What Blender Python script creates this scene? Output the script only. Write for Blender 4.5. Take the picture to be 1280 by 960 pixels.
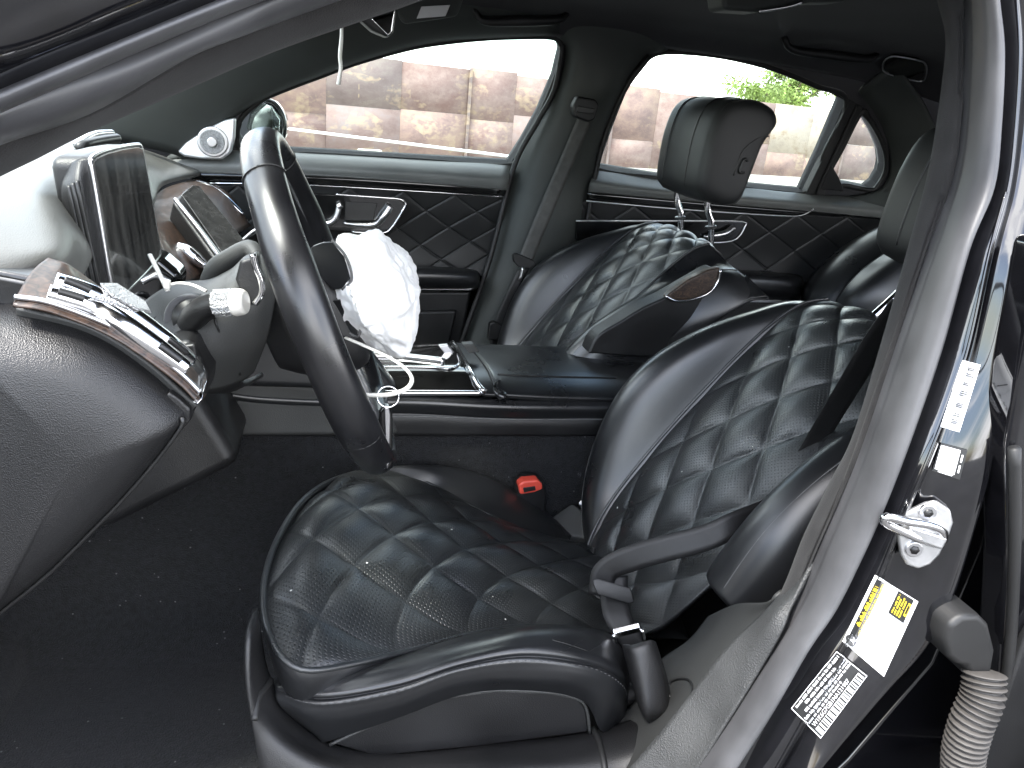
import bpy, bmesh, math, random
import numpy as np
from mathutils import Vector, Matrix, noise
from mathutils.bvhtree import BVHTree
from mathutils.geometry import tessellate_polygon
random.seed(4); R_ = math.radians
for o in list(bpy.data.objects): bpy.data.objects.remove(o)
sc = bpy.context.scene; COL = sc.collection

# ------------------------------------------------------------------ camera
# x runs towards the rear of the car, y across it (away from the lens), z up, metres
FPX = 962.0
vx = np.array([4030, 44, 962.]); vx /= np.linalg.norm(vx)
up = np.cross(np.array([0, -350, 962.]), vx); up /= np.linalg.norm(up)
if up[1] > 0: up = -up
RC = np.array([vx, np.cross(up, vx), up]); CAM = np.array([0, 0, 1.2])
cam_d = bpy.data.cameras.new('camera'); cam = bpy.data.objects.new('camera', cam_d); COL.objects.link(cam)
cam_d.sensor_width = 36; cam_d.lens = 36 * FPX / 1280; cam_d.clip_start = .02; cam_d.clip_end = 2000
M = Matrix.Identity(4)
for i in range(3):
    M[i][0] = RC[i][0]; M[i][1] = -RC[i][1]; M[i][2] = -RC[i][2]; M[i][3] = CAM[i]
cam.matrix_world = M; sc.camera = cam

# ------------------------------------------------------------------ light
SUN_EL, SUN_AZ = 60, 205          # azimuth: degrees from +x towards +y, where the sun stands
w = bpy.data.worlds.new('World'); sc.world = w; w.use_nodes = True
nt = w.node_tree; nt.nodes.clear()
def wn(t, **k):
    n = nt.nodes.new(t)
    for a, b in k.items(): setattr(n, a, b)
    return n
sky = wn('ShaderNodeTexSky'); sky.sky_type = 'NISHITA'; sky.sun_disc = False
sky.sun_elevation = R_(SUN_EL); sky.sun_rotation = R_(90 - SUN_AZ); sky.dust_density = 1.5
tc = wn('ShaderNodeTexCoord'); nz = wn('ShaderNodeTexNoise'); nz.inputs['Scale'].default_value = 3.2
nz.inputs['Detail'].default_value = 7; nz.inputs['Roughness'].default_value = .58
rp = wn('ShaderNodeValToRGB'); rp.color_ramp.elements[0].position = .43; rp.color_ramp.elements[1].position = .6
mx = wn('ShaderNodeMix'); mx.data_type = 'RGBA'; mx.inputs[7].default_value = (12, 12, 12.3, 1)
bg = wn('ShaderNodeBackground'); bg.inputs[1].default_value = .15; wo = wn('ShaderNodeOutputWorld')
L = nt.links.new
L(tc.outputs['Generated'], nz.inputs['Vector']); L(nz.outputs[0], rp.inputs[0]); L(rp.outputs[0], mx.inputs[0])
L(sky.outputs[0], mx.inputs[6]); L(mx.outputs[2], bg.inputs[0]); L(bg.outputs[0], wo.inputs[0])
sun_d = bpy.data.lights.new('sun', 'SUN'); sun_d.energy = 1.8; sun_d.angle = R_(9); sun_d.color = (1, .96, .9)
sun = bpy.data.objects.new('sun', sun_d); COL.objects.link(sun)
sv = Vector((math.cos(R_(SUN_EL)) * math.cos(R_(SUN_AZ)), math.cos(R_(SUN_EL)) * math.sin(R_(SUN_AZ)), math.sin(R_(SUN_EL))))
sun.rotation_euler = sv.to_track_quat('Z', 'Y').to_euler()
vs = sc.view_settings; vs.view_transform = 'Standard'; vs.look = 'None'; vs.gamma = 1; vs.exposure = 2.4; vs.use_curve_mapping = False
sc.render.engine = 'CYCLES'; sc.render.resolution_x = 1024; sc.render.resolution_y = 768
sc.cycles.max_bounces = 8; sc.cycles.transparent_max_bounces = 12

# ------------------------------------------------------------------ geometry helpers
def ray(px, py): return RC @ np.array([px - 640, py - 480, FPX])
def Q(px, py, y): d = ray(px, py); return CAM + d * (y / d[1])
def QL(px, py, p0, n): d = ray(px, py); n = np.array(n, float); return CAM + d * (((np.array(p0) - CAM) @ n) / (d @ n))
def QQ(l): return [Q(*p) for p in l]
def cr(pts, n):
    p = np.array(pts, float)
    if len(p) == 2: return p[0] + (p[1] - p[0]) * np.linspace(0, 1, n)[:, None] if p.ndim == 2 else np.array([p[0] + (p[1] - p[0]) * t for t in np.linspace(0, 1, n)])
    e = np.concatenate([[2 * p[0] - p[1]], p, [2 * p[-1] - p[-2]]])
    s = np.linspace(0, len(p) - 1, n); i = np.minimum(s.astype(int), len(p) - 2); t = s - i
    t = t.reshape((-1,) + (1,) * (p.ndim - 1))
    a, b, c, d = e[i], e[i + 1], e[i + 2], e[i + 3]
    return .5 * (2 * b + (c - a) * t + (2 * a - 5 * b + 4 * c - d) * t ** 2 + (3 * b - a - 3 * c + d) * t ** 3)
def even(pts, n, dense=400):
    p = cr(pts, dense); s = np.concatenate([[0], np.cumsum(np.linalg.norm(np.diff(p, axis=0), axis=1))])
    t = np.linspace(0, s[-1], n); return np.stack([np.interp(t, s, p[:, k]) for k in range(3)], 1)
def loft(rows, nu, nv):
    r = np.array([cr(x, nv) for x in rows]); return cr(r, nu)
def coons(c0, c1, d0, d1, nu, nv):
    c0, c1 = even(c0, nu), even(c1, nu); d0, d1 = even(d0, nv), even(d1, nv)
    u = np.linspace(0, 1, nu)[:, None, None]; v = np.linspace(0, 1, nv)[None, :, None]
    B = (1 - u) * (1 - v) * c0[0] + u * (1 - v) * c0[-1] + (1 - u) * v * c1[0] + u * v * c1[-1]
    return (1 - v) * c0[:, None] + v * c1[:, None] + (1 - u) * d0[None] + u * d1[None] - B
def gnorm(G, toward=None):
    a = np.gradient(G, axis=0); b = np.gradient(G, axis=1); n = np.cross(a, b)
    n /= np.linalg.norm(n, axis=2, keepdims=True) + 1e-12
    if toward is not None:
        c = G.mean((0, 1)); k = n[G.shape[0] // 2, G.shape[1] // 2]
        if k @ (np.array(toward) - c) < 0: n = -n
    return n
def obj(name, me, mat, par=None):
    o = bpy.data.objects.new(name, me); COL.objects.link(o)
    if mat and not me.materials: me.materials.append(mat)
    if par:
        while par.parent and par.parent.parent: par = par.parent     # thing > part > sub-part, no deeper
        o.parent = par; o.matrix_parent_inverse = Matrix.Translation(-par.location)
    return o
def mesh(name, v, f, mat, par=None, smooth=True, uv=None):
    me = bpy.data.meshes.new(name); me.from_pydata([tuple(x) for x in v], [], f)
    if smooth: me.polygons.foreach_set('use_smooth', [True] * len(me.polygons))
    if uv is not None:
        l = me.uv_layers.new(name='UVMap'); vi = np.zeros(len(me.loops), int); me.loops.foreach_get('vertex_index', vi)
        l.data.foreach_set('uv', np.array(uv, float)[vi].ravel())
    me.update(); return obj(name, me, mat, par)
def solid(o, t, off=-1):
    m = o.modifiers.new('solid', 'SOLIDIFY'); m.thickness = t; m.offset = off; return o
def bev(o, wd, seg=3):
    m = o.modifiers.new('bevel', 'BEVEL'); m.width = wd; m.segments = seg; m.limit_method = 'ANGLE'; m.angle_limit = R_(35); m.harden_normals = True; return o
def gfaces(nu, nv, cv=False):
    f = []
    for i in range(nu - 1):
        for j in range(nv if cv else nv - 1):
            k = (j + 1) % nv; f.append((i * nv + j, i * nv + k, (i + 1) * nv + k, (i + 1) * nv + j))
    return f
def grid(name, G, mat, par, thick=0, toward=CAM):
    """sheet through a grid of points, its normals turned to `toward`, thickness behind"""
    n = gnorm(G)
    if np.sum(n * (np.array(toward) - G)) > 0: G = G[:, ::-1]
    nu, nv = G.shape[:2]
    du = np.concatenate([[0], np.cumsum(np.linalg.norm(np.diff(G, axis=0), axis=2).mean(1))])
    dv = np.concatenate([[0], np.cumsum(np.linalg.norm(np.diff(G, axis=1), axis=2).mean(0))])
    uv = np.stack(np.meshgrid(du, dv, indexing='ij'), 2).reshape(-1, 2)
    o = mesh(name, G.reshape(-1, 3), gfaces(nu, nv), mat, par, uv=uv)
    if thick: solid(o, thick)
    return o
def rings(name, Rg, mat, par, cap=True):
    """closed rings joined into a skin; Rg[k] = ring of points"""
    Rg = np.array(Rg); nu, nv = Rg.shape[:2]; f = gfaces(nu, nv, True)
    if cap: f += [tuple(range(nv))[::-1], tuple(range((nu - 1) * nv, nu * nv))]
    return mesh(name, Rg.reshape(-1, 3), f, mat, par)
def tube_rings(path, rad, n=10, res=None, flat=1.0, upv=(0, 0, 1)):
    p = even(path, res or max(12, len(path) * 6)); m = len(p)
    rr = np.interp(np.linspace(0, 1, m), np.linspace(0, 1, len(rad)), rad) if hasattr(rad, '__len__') else np.full(m, rad)
    t = np.gradient(p, axis=0); t /= np.linalg.norm(t, axis=1, keepdims=True) + 1e-12
    out = []; u0 = np.array(upv, float)
    if abs(u0 @ t[0]) > .9: u0 = np.array([1., 0, 0])
    for k in range(m):
        a = u0 - (u0 @ t[k]) * t[k]; a /= np.linalg.norm(a); b = np.cross(t[k], a); u0 = a
        ang = np.linspace(0, 2 * math.pi, n, endpoint=False)
        out.append(p[k] + rr[k] * (np.cos(ang)[:, None] * a * flat + np.sin(ang)[:, None] * b))
    return out
def tube(name, path, rad, mat, par, n=10, res=None, flat=1.0, upv=(0, 0, 1)):
    return rings(name, tube_rings(path, rad, n, res, flat, upv), mat, par)
def prism(name, pts, vec, mat, par, b=.003, seg=3):
    pts = [np.array(p) for p in pts]; vec = np.array(vec, float); n = len(pts)
    nn = sum((np.cross(pts[i] - pts[0], pts[(i + 1) % n] - pts[0]) for i in range(n)), np.zeros(3))
    if nn @ vec > 0: pts = pts[::-1]
    v = pts + [p + vec for p in pts]
    f = [tuple(range(n)), tuple(range(2 * n - 1, n - 1, -1))] + [(i, i + n, (i + 1) % n + n, (i + 1) % n) for i in range(n)]
    o = mesh(name, v, f, mat, par, smooth=bool(b))
    if b: bev(o, b, seg)
    return o
def pprism(name, px, y, dy, mat, par, b=.003, curve=0):
    pts = QQ([(a, c, y) for a, c in px])
    if curve:
        q = np.array(pts + [pts[0]]); pts = list(even(q, curve + 1)[:-1])
    return prism(name, pts, (0, dy, 0), mat, par, b)
def box(name, c, s, mat, par, rot=None, b=.004):
    v = []
    Rm = np.array(rot) if rot is not None else np.eye(3)
    for i in (-1, 1):
        for j in (-1, 1):
            for k in (-1, 1): v.append(np.array(c) + Rm @ (np.array([i, j, k]) * np.array(s) / 2))
    f = [(0, 1, 3, 2), (4, 6, 7, 5), (0, 4, 5, 1), (2, 3, 7, 6), (0, 2, 6, 4), (1, 5, 7, 3)]
    o = mesh(name, v, f, mat, par)
    if b: bev(o, b)
    return o
def cyl(name, c, axis, r, h, mat, par, n=24, b=.002, r2=None):
    a = np.array(axis, float); a /= np.linalg.norm(a); u = np.cross(a, [0, 0, 1.]) if abs(a[2]) < .9 else np.cross(a, [1., 0, 0])
    u /= np.linalg.norm(u); v = np.cross(a, u); t = np.linspace(0, 2 * math.pi, n, endpoint=False)[:, None]
    r2 = r if r2 is None else r2
    o = rings(name, [np.array(c) - a * h / 2 + r * (np.cos(t) * u + np.sin(t) * v), np.array(c) + a * h / 2 + r2 * (np.cos(t) * u + np.sin(t) * v)], mat, par)
    if b: bev(o, b, 2)
    return o
def ribbon(name, path, width, wid, mat, par, thick=.0015, res=40):
    """a strap: path points and, at each, the direction of its width"""
    p = cr(path, res); wv = cr(wid, res); wv /= np.linalg.norm(wv, axis=1, keepdims=True)
    G = np.stack([p + wv * width * s for s in np.linspace(-.5, .5, 5)], 1)
    return grid(name, G, mat, par, thick)
def tag(o, label, cat, group=None, kind=None):
    if label: o['label'] = label
    if cat: o['category'] = cat
    if group: o['group'] = group
    if kind: o['kind'] = kind
    return o
def thing(name, loc, label, cat, group=None):
    o = bpy.data.objects.new(name, None); COL.objects.link(o); o.location = loc; o.empty_display_size = .05
    return tag(o, label, cat, group)
def part(name, loc, label=None):
    o = bpy.data.objects.new(name, None); COL.objects.link(o); o.location = loc; o.empty_display_size = .05
    o.parent = car; o.matrix_parent_inverse = Matrix.Translation(-car.location)
    if label: o['label'] = label
    return o
def bvh_of(G):
    G = np.array(G); return BVHTree.FromPolygons([tuple(p) for p in G.reshape(-1, 3)], gfaces(*G.shape[:2]))
def hit(b, px, py, off=.0):
    d = ray(px, py); d /= np.linalg.norm(d); l, n, i, t = b.ray_cast(Vector(CAM), Vector(d))
    if l is None: return None
    n = np.array(n)
    if n @ d > 0: n = -n
    return np.array(l) + n * off

# ------------------------------------------------------------------ materials
def mat(name, col, rough=.5, metal=0, spec=.5, bump=None, var=None, coat=0, sheen=0, rvar=0, tr=0):
    """bump=(kind, scale, strength, distance); var=(scale, amount) colour wear"""
    m = bpy.data.materials.new(name); m.use_nodes = True; t = m.node_tree; b = t.nodes['Principled BSDF']
    b.inputs['Base Color'].default_value = (*col, 1); b.inputs['Roughness'].default_value = rough; b.inputs['Metallic'].default_value = metal
    b.inputs['Specular IOR Level'].default_value = spec; b.inputs['Coat Weight'].default_value = coat; b.inputs['Coat Roughness'].default_value = .04
    b.inputs['Sheen Weight'].default_value = sheen; b.inputs['Sheen Roughness'].default_value = .5
    N = t.nodes.new; l = t.links.new
    co = N('ShaderNodeTexCoord')
    if bump:
        k, s, st, di = bump
        tx = N('ShaderNodeTexVoronoi' if k == 'v' else 'ShaderNodeTexNoise'); tx.inputs['Scale'].default_value = s
        if k == 'n': tx.inputs['Detail'].default_value = 4
        l(co.outputs['Object'], tx.inputs['Vector']); bp = N('ShaderNodeBump'); bp.inputs['Strength'].default_value = st; bp.inputs['Distance'].default_value = di
        l(tx.outputs[0], bp.inputs['Height']); l(bp.outputs[0], b.inputs['Normal'])
    if var:
        nz = N('ShaderNodeTexNoise'); nz.inputs['Scale'].default_value = var[0]; nz.inputs['Detail'].default_value = 6
        l(co.outputs['Object'], nz.inputs['Vector'])
        mp = N('ShaderNodeMapRange'); mp.inputs[1].default_value = .3; mp.inputs[2].default_value = .7; mp.inputs[3].default_value = 1 - var[1]; mp.inputs[4].default_value = 1 + var[1]
        l(nz.outputs[0], mp.inputs[0]); mm = N('ShaderNodeVectorMath'); mm.operation = 'SCALE'; mm.inputs[0].default_value = col
        l(mp.outputs[0], mm.inputs['Scale']); l(mm.outputs[0], b.inputs['Base Color'])
        if rvar:
            m2 = N('ShaderNodeMapRange'); m2.inputs[1].default_value = .3; m2.inputs[2].default_value = .7; m2.inputs[3].default_value = rough - rvar; m2.inputs[4].default_value = rough + rvar
            l(nz.outputs[0], m2.inputs[0]); l(m2.outputs[0], b.inputs['Roughness'])
    return m
LEA = (.016, .0175, .0185)
m_lea = mat('black_leather', LEA, .31, spec=.75, bump=('v', 900, .25, .0006), var=(14, .25), rvar=.06)
m_lea_s = mat('smooth_leather', (.011, .0115, .0125), .31, spec=.7, bump=('v', 1100, .15, .0004), var=(9, .2), rvar=.05)
m_lea_d = mat('matt_leather', (.012, .0125, .013), .5, spec=.45, bump=('v', 1100, .15, .0004), var=(9, .2), rvar=.05)
m_wheel = mat('wheel_leather', (.008, .008, .009), .3, spec=.7, bump=('v', 1500, .12, .0003), var=(20, .3), rvar=.06)
m_plast = mat('grained_plastic', (.009, .009, .0095), .38, bump=('v', 1100, .45, .0007), var=(12, .2))
m_plast_f = mat('fine_plastic', (.0105, .0105, .011), .42, bump=('v', 900, .35, .0006), var=(10, .25), rvar=.06)
m_scuff = mat('sill_plastic', (.035, .036, .036), .55, bump=('v', 620, .6, .001), var=(18, .3), rvar=.08)
m_trim = mat('grey_trim', (.036, .037, .036), .55, bump=('v', 800, .3, .0006), var=(8, .15))
m_pillar = mat('pillar_trim', (.045, .05, .047), .62, bump=('n', 700, .25, .0006), var=(6, .15))
m_head = mat('headliner_cloth', (.026, .026, .029), .95, sheen=.06, bump=('n', 600, .35, .0008), var=(5, .15))
m_alc = mat('suede_trim', (.014, .0135, .0135), .95, sheen=.05, bump=('n', 900, .5, .001), var=(40, .35))
m_carp = mat('carpet', (.0055, .006, .0072), 1, sheen=.05, bump=('n', 420, 1, .004), var=(120, .75))
m_rub = mat('rubber_seal', (.06, .06, .063), .45, bump=('n', 300, .1, .0005), var=(16, .3), rvar=.08)
m_rub_d = mat('dark_rubber', (.012, .012, .012), .55, var=(16, .3))
m_paint = mat('black_paint', (.004, .004, .005), .07, coat=1, bump=('n', 5, .02, .004), var=(60, .3))
m_piano = mat('piano_black', (.006, .006, .006), .1, coat=.6, var=(30, .4))
m_chr = mat('chrome', (.82, .82, .83), .13, 1, bump=('n', 40, .03, .001), var=(30, .06))
m_sat = mat('satin_metal', (.62, .62, .63), .3, 1, var=(40, .1))
m_galv = mat('striker_steel', (.6, .6, .6), .36, .9, bump=('n', 160, .2, .001), var=(50, .15))
m_white = mat('white_plastic', (.72, .7, .64), .35, var=(40, .08))
m_bag = mat('airbag_cloth', (.8, .8, .79), .8, sheen=.2, bump=('n', 120, .35, .003), var=(14, .05))
m_red = mat('red_plastic', (.62, .07, .045), .4, var=(60, .1))
m_web = mat('belt_webbing', (.009, .009, .0095), .5, bump=('n', 1400, .5, .0006), var=(60, .2))
m_webg = mat('grey_belt_webbing', (.06, .06, .056), .6, bump=('n', 1400, .5, .0006), var=(60, .2))
m_dash = mat('dash_top_leather', (.085, .085, .078), .36, bump=('v', 900, .25, .0006), var=(9, .15))  # black leather painted paler, glare on it put into the base colour
m_belt = mat('belt_line_leather', (.11, .115, .11), .5, bump=('v', 900, .25, .0006), var=(9, .15))  # paler than the grey trim, light caught from the windows painted in
m_glassd = mat('dusty_glass', (.035, .035, .034), .16, coat=.3, bump=('n', 500, .05, .0005), var=(90, .35))
m_lab = mat('label_white', (.82, .82, .82), .4, var=(40, .04))
m_ink = mat('label_black', (.012, .012, .012), .4, var=(60, .2))
m_yel = mat('label_yellow', (.75, .55, .03), .4, var=(60, .1))
m_gink = mat('label_grey_ink', (.05, .05, .055), .5, var=(60, .1))
m_stitch = mat('stitch_thread', (.11, .11, .11), .7, var=(90, .2))
m_bark = mat('bark', (.09, .065, .045), .9, bump=('n', 20, .6, .03), var=(6, .4))
m_conc = mat('concrete', (.34, .32, .29), .9, bump=('n', 40, .4, .01), var=(3, .25))
m_rail = mat('rail_paint', (.7, .7, .68), .5, var=(5, .1))
m_leaf = mat('leaf', (.17, .24, .05), .6, var=(1.2, .45))
m_ground = mat('yard_asphalt', (.05, .049, .047), .95, bump=('n', 12, .5, .03), var=(.6, .35))
def lint():
    t = m_carp.node_tree; b = t.nodes['Principled BSDF']; N = t.nodes.new; l = t.links.new; old = b.inputs['Base Color'].links[0].from_socket
    co = N('ShaderNodeTexCoord'); vo = N('ShaderNodeTexVoronoi'); vo.inputs['Scale'].default_value = 42; l(co.outputs['Object'], vo.inputs['Vector'])
    ls = N('ShaderNodeMath'); ls.operation = 'LESS_THAN'; ls.inputs[1].default_value = .06; l(vo.outputs['Distance'], ls.inputs[0])
    m3 = N('ShaderNodeMix'); m3.data_type = 'RGBA'; m3.inputs[7].default_value = (.12, .12, .12, 1); l(ls.outputs[0], m3.inputs[0]); l(old, m3.inputs[6]); l(m3.outputs[2], b.inputs['Base Color'])
lint()
def perf_mat():
    m = m_lea.copy(); m.name = 'perforated_leather'; t = m.node_tree; b = t.nodes['Principled BSDF']; N = t.nodes.new; l = t.links.new
    uv = N('ShaderNodeUVMap'); vm = N('ShaderNodeVectorMath'); vm.operation = 'SCALE'; vm.inputs['Scale'].default_value = 1 / .0046
    l(uv.outputs[0], vm.inputs[0])
    rt = N('ShaderNodeVectorRotate'); rt.rotation_type = 'Z_AXIS'; rt.inputs['Angle'].default_value = R_(45); l(vm.outputs[0], rt.inputs['Vector'])
    fr = N('ShaderNodeVectorMath'); fr.operation = 'FRACTION'; l(rt.outputs[0], fr.inputs[0])
    sb = N('ShaderNodeVectorMath'); sb.operation = 'SUBTRACT'; sb.inputs[1].default_value = (.5, .5, 0); l(fr.outputs[0], sb.inputs[0])
    ln = N('ShaderNodeVectorMath'); ln.operation = 'LENGTH'; l(sb.outputs[0], ln.inputs[0])
    mr = N('ShaderNodeMapRange'); mr.inputs[1].default_value = .17; mr.inputs[2].default_value = .27; l(ln.outputs['Value'], mr.inputs[0])
    old = b.inputs['Base Color'].links[0].from_socket
    mm = N('ShaderNodeMix'); mm.data_type = 'RGBA'; mm.inputs[6].default_value = (.003, .003, .003, 1); l(mr.outputs[0], mm.inputs[0]); l(old, mm.inputs[7])
    # sparse pale specks
    co = N('ShaderNodeTexCoord'); vo = N('ShaderNodeTexVoronoi'); vo.inputs['Scale'].default_value = 26; l(co.outputs['Object'], vo.inputs['Vector'])
    ls = N('ShaderNodeMath'); ls.operation = 'LESS_THAN'; ls.inputs[1].default_value = .035; l(vo.outputs['Distance'], ls.inputs[0])
    m3 = N('ShaderNodeMix'); m3.data_type = 'RGBA'; m3.inputs[7].default_value = (.5, .5, .48, 1); l(ls.outputs[0], m3.inputs[0]); l(mm.outputs[2], m3.inputs[6])
    l(m3.outputs[2], b.inputs['Base Color'])
    bo = b.inputs['Normal'].links[0].from_node; b2 = N('ShaderNodeBump'); b2.inputs['Strength'].default_value = .5; b2.inputs['Distance'].default_value = .001
    l(mr.outputs[0], b2.inputs['Height']); l(bo.outputs[0], b2.inputs['Normal']); l(b2.outputs[0], b.inputs['Normal'])
    return m
m_perf = perf_mat()
def wood_mat():
    m = mat('burl_wood', (.06, .032, .02), .42, coat=.12); t = m.node_tree; b = t.nodes['Principled BSDF']; N = t.nodes.new; l = t.links.new
    co = N('ShaderNodeTexCoord'); mp = N('ShaderNodeMapping'); mp.inputs['Scale'].default_value = (1, 1, 1.6); l(co.outputs['Object'], mp.inputs[0])
    n1 = N('ShaderNodeTexNoise'); n1.inputs['Scale'].default_value = 130; n1.inputs['Detail'].default_value = 8; n1.inputs['Distortion'].default_value = 1.2; l(mp.outputs[0], n1.inputs['Vector'])
    r = N('ShaderNodeValToRGB'); e = r.color_ramp.elements; e[0].position = .35; e[0].color = (.009, .0055, .004, 1); e[1].position = .72; e[1].color = (.07, .04, .026, 1)
    l(n1.outputs[0], r.inputs[0]); l(r.outputs[0], b.inputs['Base Color']); return m
m_wood = wood_mat()
def glass_mat(name, tint, gl):
    m = bpy.data.materials.new(name); m.use_nodes = True; t = m.node_tree; t.nodes.clear(); N = t.nodes.new; l = t.links.new
    a = N('ShaderNodeBsdfTransparent'); a.inputs[0].default_value = (*tint, 1); g = N('ShaderNodeBsdfGlossy'); g.inputs['Roughness'].default_value = .02
    fr = N('ShaderNodeFresnel'); fr.inputs[0].default_value = gl; mx = N('ShaderNodeMixShader'); o = N('ShaderNodeOutputMaterial')
    l(fr.outputs[0], mx.inputs[0]); l(a.outputs[0], mx.inputs[1]); l(g.outputs[0], mx.inputs[2]); l(mx.outputs[0], o.inputs[0]); return m
m_glass = glass_mat('window_glass', (.9, .95, .92), 1.25)
m_screen = mat('screen_glass', (.006, .006, .006), .12, coat=.3, var=(18, .5))
def screen_dust():
    t = m_screen.node_tree; b = t.nodes['Principled BSDF']; N = t.nodes.new; l = t.links.new
    co = N('ShaderNodeTexCoord'); mp = N('ShaderNodeMapping'); mp.inputs['Scale'].default_value = (1, 1, .18); l(co.outputs['Object'], mp.inputs[0])
    n = N('ShaderNodeTexNoise'); n.inputs['Scale'].default_value = 70; n.inputs['Detail'].default_value = 5; l(mp.outputs[0], n.inputs['Vector'])
    r = N('ShaderNodeValToRGB'); e = r.color_ramp.elements; e[0].position = .35; e[0].color = (.014, .014, .0135, 1); e[1].position = .75; e[1].color = (.1, .098, .09, 1)
    l(n.outputs[0], r.inputs[0]); l(r.outputs[0], b.inputs['Base Color'])
screen_dust()
m_mirror = mat('mirror_glass', (.85, .86, .87), .02, 1, var=(3, .03))
def rust_mat(name, c1, c2, c3):
    m = mat(name, c1, .9); t = m.node_tree; b = t.nodes['Principled BSDF']; N = t.nodes.new; l = t.links.new
    co = N('ShaderNodeTexCoord'); mp = N('ShaderNodeMapping'); mp.inputs['Scale'].default_value = (1.5, 1.5, 2.4); l(co.outputs['Object'], mp.inputs[0])
    n1 = N('ShaderNodeTexNoise'); n1.inputs['Scale'].default_value = 1.3; n1.inputs['Detail'].default_value = 9; n1.inputs['Roughness'].default_value = .72; l(mp.outputs[0], n1.inputs['Vector'])
    r = N('ShaderNodeValToRGB'); e = r.color_ramp.elements; e[0].position = .36; e[0].color = (*c1, 1); e[1].position = .66; e[1].color = (*c3, 1); x = e.new(.5); x.color = (*c2, 1)
    l(n1.outputs[0], r.inputs[0])
    vo = N('ShaderNodeTexVoronoi'); vo.distance = 'CHEBYCHEV'; vo.inputs['Scale'].default_value = 1.1; l(mp.outputs[0], vo.inputs['Vector'])      # flaked squares of old paint
    sp = N('ShaderNodeSeparateColor'); l(vo.outputs['Color'], sp.inputs[0])
    n2 = N('ShaderNodeTexNoise'); n2.inputs['Scale'].default_value = 5; n2.inputs['Detail'].default_value = 6; l(mp.outputs[0], n2.inputs['Vector'])
    ad = N('ShaderNodeMath'); ad.operation = 'MULTIPLY'; l(sp.outputs[0], ad.inputs[0]); l(n2.outputs[0], ad.inputs[1])
    ra = N('ShaderNodeValToRGB'); ra.color_ramp.elements[0].position = .38; ra.color_ramp.elements[1].position = .56; l(ad.outputs[0], ra.inputs[0])
    mx = N('ShaderNodeMix'); mx.data_type = 'RGBA'; mx.inputs[7].default_value = (.29, .215, .155, 1); l(ra.outputs[0], mx.inputs[0]); l(r.outputs[0], mx.inputs[6]); l(mx.outputs[2], b.inputs['Base Color']); return m
m_rust = [rust_mat('rust_a', (.15, .09, .082), (.19, .13, .118), (.24, .175, .16)), rust_mat('rust_b', (.15, .10, .095), (.21, .14, .125), (.27, .19, .15)),
          rust_mat('rust_c', (.16, .105, .095), (.2, .14, .13), (.2, .165, .165)), rust_mat('rust_d', (.13, .095, .09), (.16, .12, .115), (.19, .155, .14))]
m_cream = rust_mat('cream_plate', (.26, .2, .15), (.36, .31, .26), (.3, .25, .21))
m_grip = mat('knurled_metal', (.5, .5, .5), .35, .8, bump=('v', 700, 1, .002), var=(300, .3))

# ================================================================== THE YARD OUTSIDE
G = np.array([[(-60 + 160 * i / 12, -30 + 130 * j / 12, 0) for j in range(13)] for i in range(13)], float)
tag(grid('ground', G, m_ground, None, 0, (0, 0, 9)), None, None, kind='structure')
G = np.array([[(-60 + 160 * i / 12, 8.5 + .305 * (-60 + 160 * i / 12) + 30 * j / 6, .004) for j in range(7)] for i in range(13)], float)
tag(grid('concrete_strip', G, m_conc, None, 0, (0, 0, 9)), None, None, kind='structure')
fence = thing('steel_fence', (5, 17, 0), 'tall fence of rusty patched steel plates across the yard', 'fence')
A, B = np.array([-9., 13.2]), np.array([28., 24.5]); dl = (B - A) / np.linalg.norm(B - A); nn = np.array([-dl[1], dl[0]])
s = 0; tot = np.linalg.norm(B - A); k = 0
while s < tot:
    wd = random.choice([1.1, 1.3, 1.5, 1.5]); z = .03; top = 1.74 + random.uniform(-.04, .04) + .12 * (s / tot)
    hs = [random.uniform(.5, 1.0)] if random.random() < .7 else [top]; hs += [top - hs[0]] if hs[0] < top else []
    for q, hh in enumerate(hs):
        c = A + dl * (s + wd / 2) + nn * random.uniform(-.006, .006)
        mt = random.choices(m_rust, [3, 3, 2, 1.5])[0]
        if 20.5 < s < 24.0 and q == 1: mt = m_cream
        rot = np.array([[dl[0], nn[0], 0], [dl[1], nn[1], 0], [0, 0, 1]])
        box('steel_plate', (c[0], c[1], z + hh / 2), (wd - .004, .05, hh - .003), mt, fence, rot, 0)
        z += hh
    if k % 3 == 0:
        c = A + dl * s - nn * .04; box('post', (c[0], c[1], top / 2), (.06, .05, top), m_rust[3], fence, rot, .01)
    s += wd; k += 1
rail = thing('guard_rail', (3, 11, 0), 'thin white pipe rail on posts in front of the rusty fence', 'rail')
p0 = Q(250, 147, 11.0); d_ = ray(640, 196); p1 = CAM + d_ * ((p0[2] - CAM[2]) / d_[2])
pe = p0 + (p1 - p0) * 1.3; ps = p0 - (p1 - p0) * .8
tube('pipe', [ps, p0, p1, pe], .016, m_rail, rail, 8, 20)
for t in (0, 1):
    p = ps + (pe - ps) * t; tube('post', [(p[0], p[1], 0), (p[0], p[1], p[2])], .03, m_rail, rail, 8, 4)
blk = prism('kerb_block', QQ([(448, 187, 12.6), (478, 189, 12.6), (480, 194, 12.6), (446, 193, 12.6)]), (0, .3, 0), m_conc, None, .02)
tag(blk, 'low pale concrete block at the foot of the rusty fence', 'block')

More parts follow.
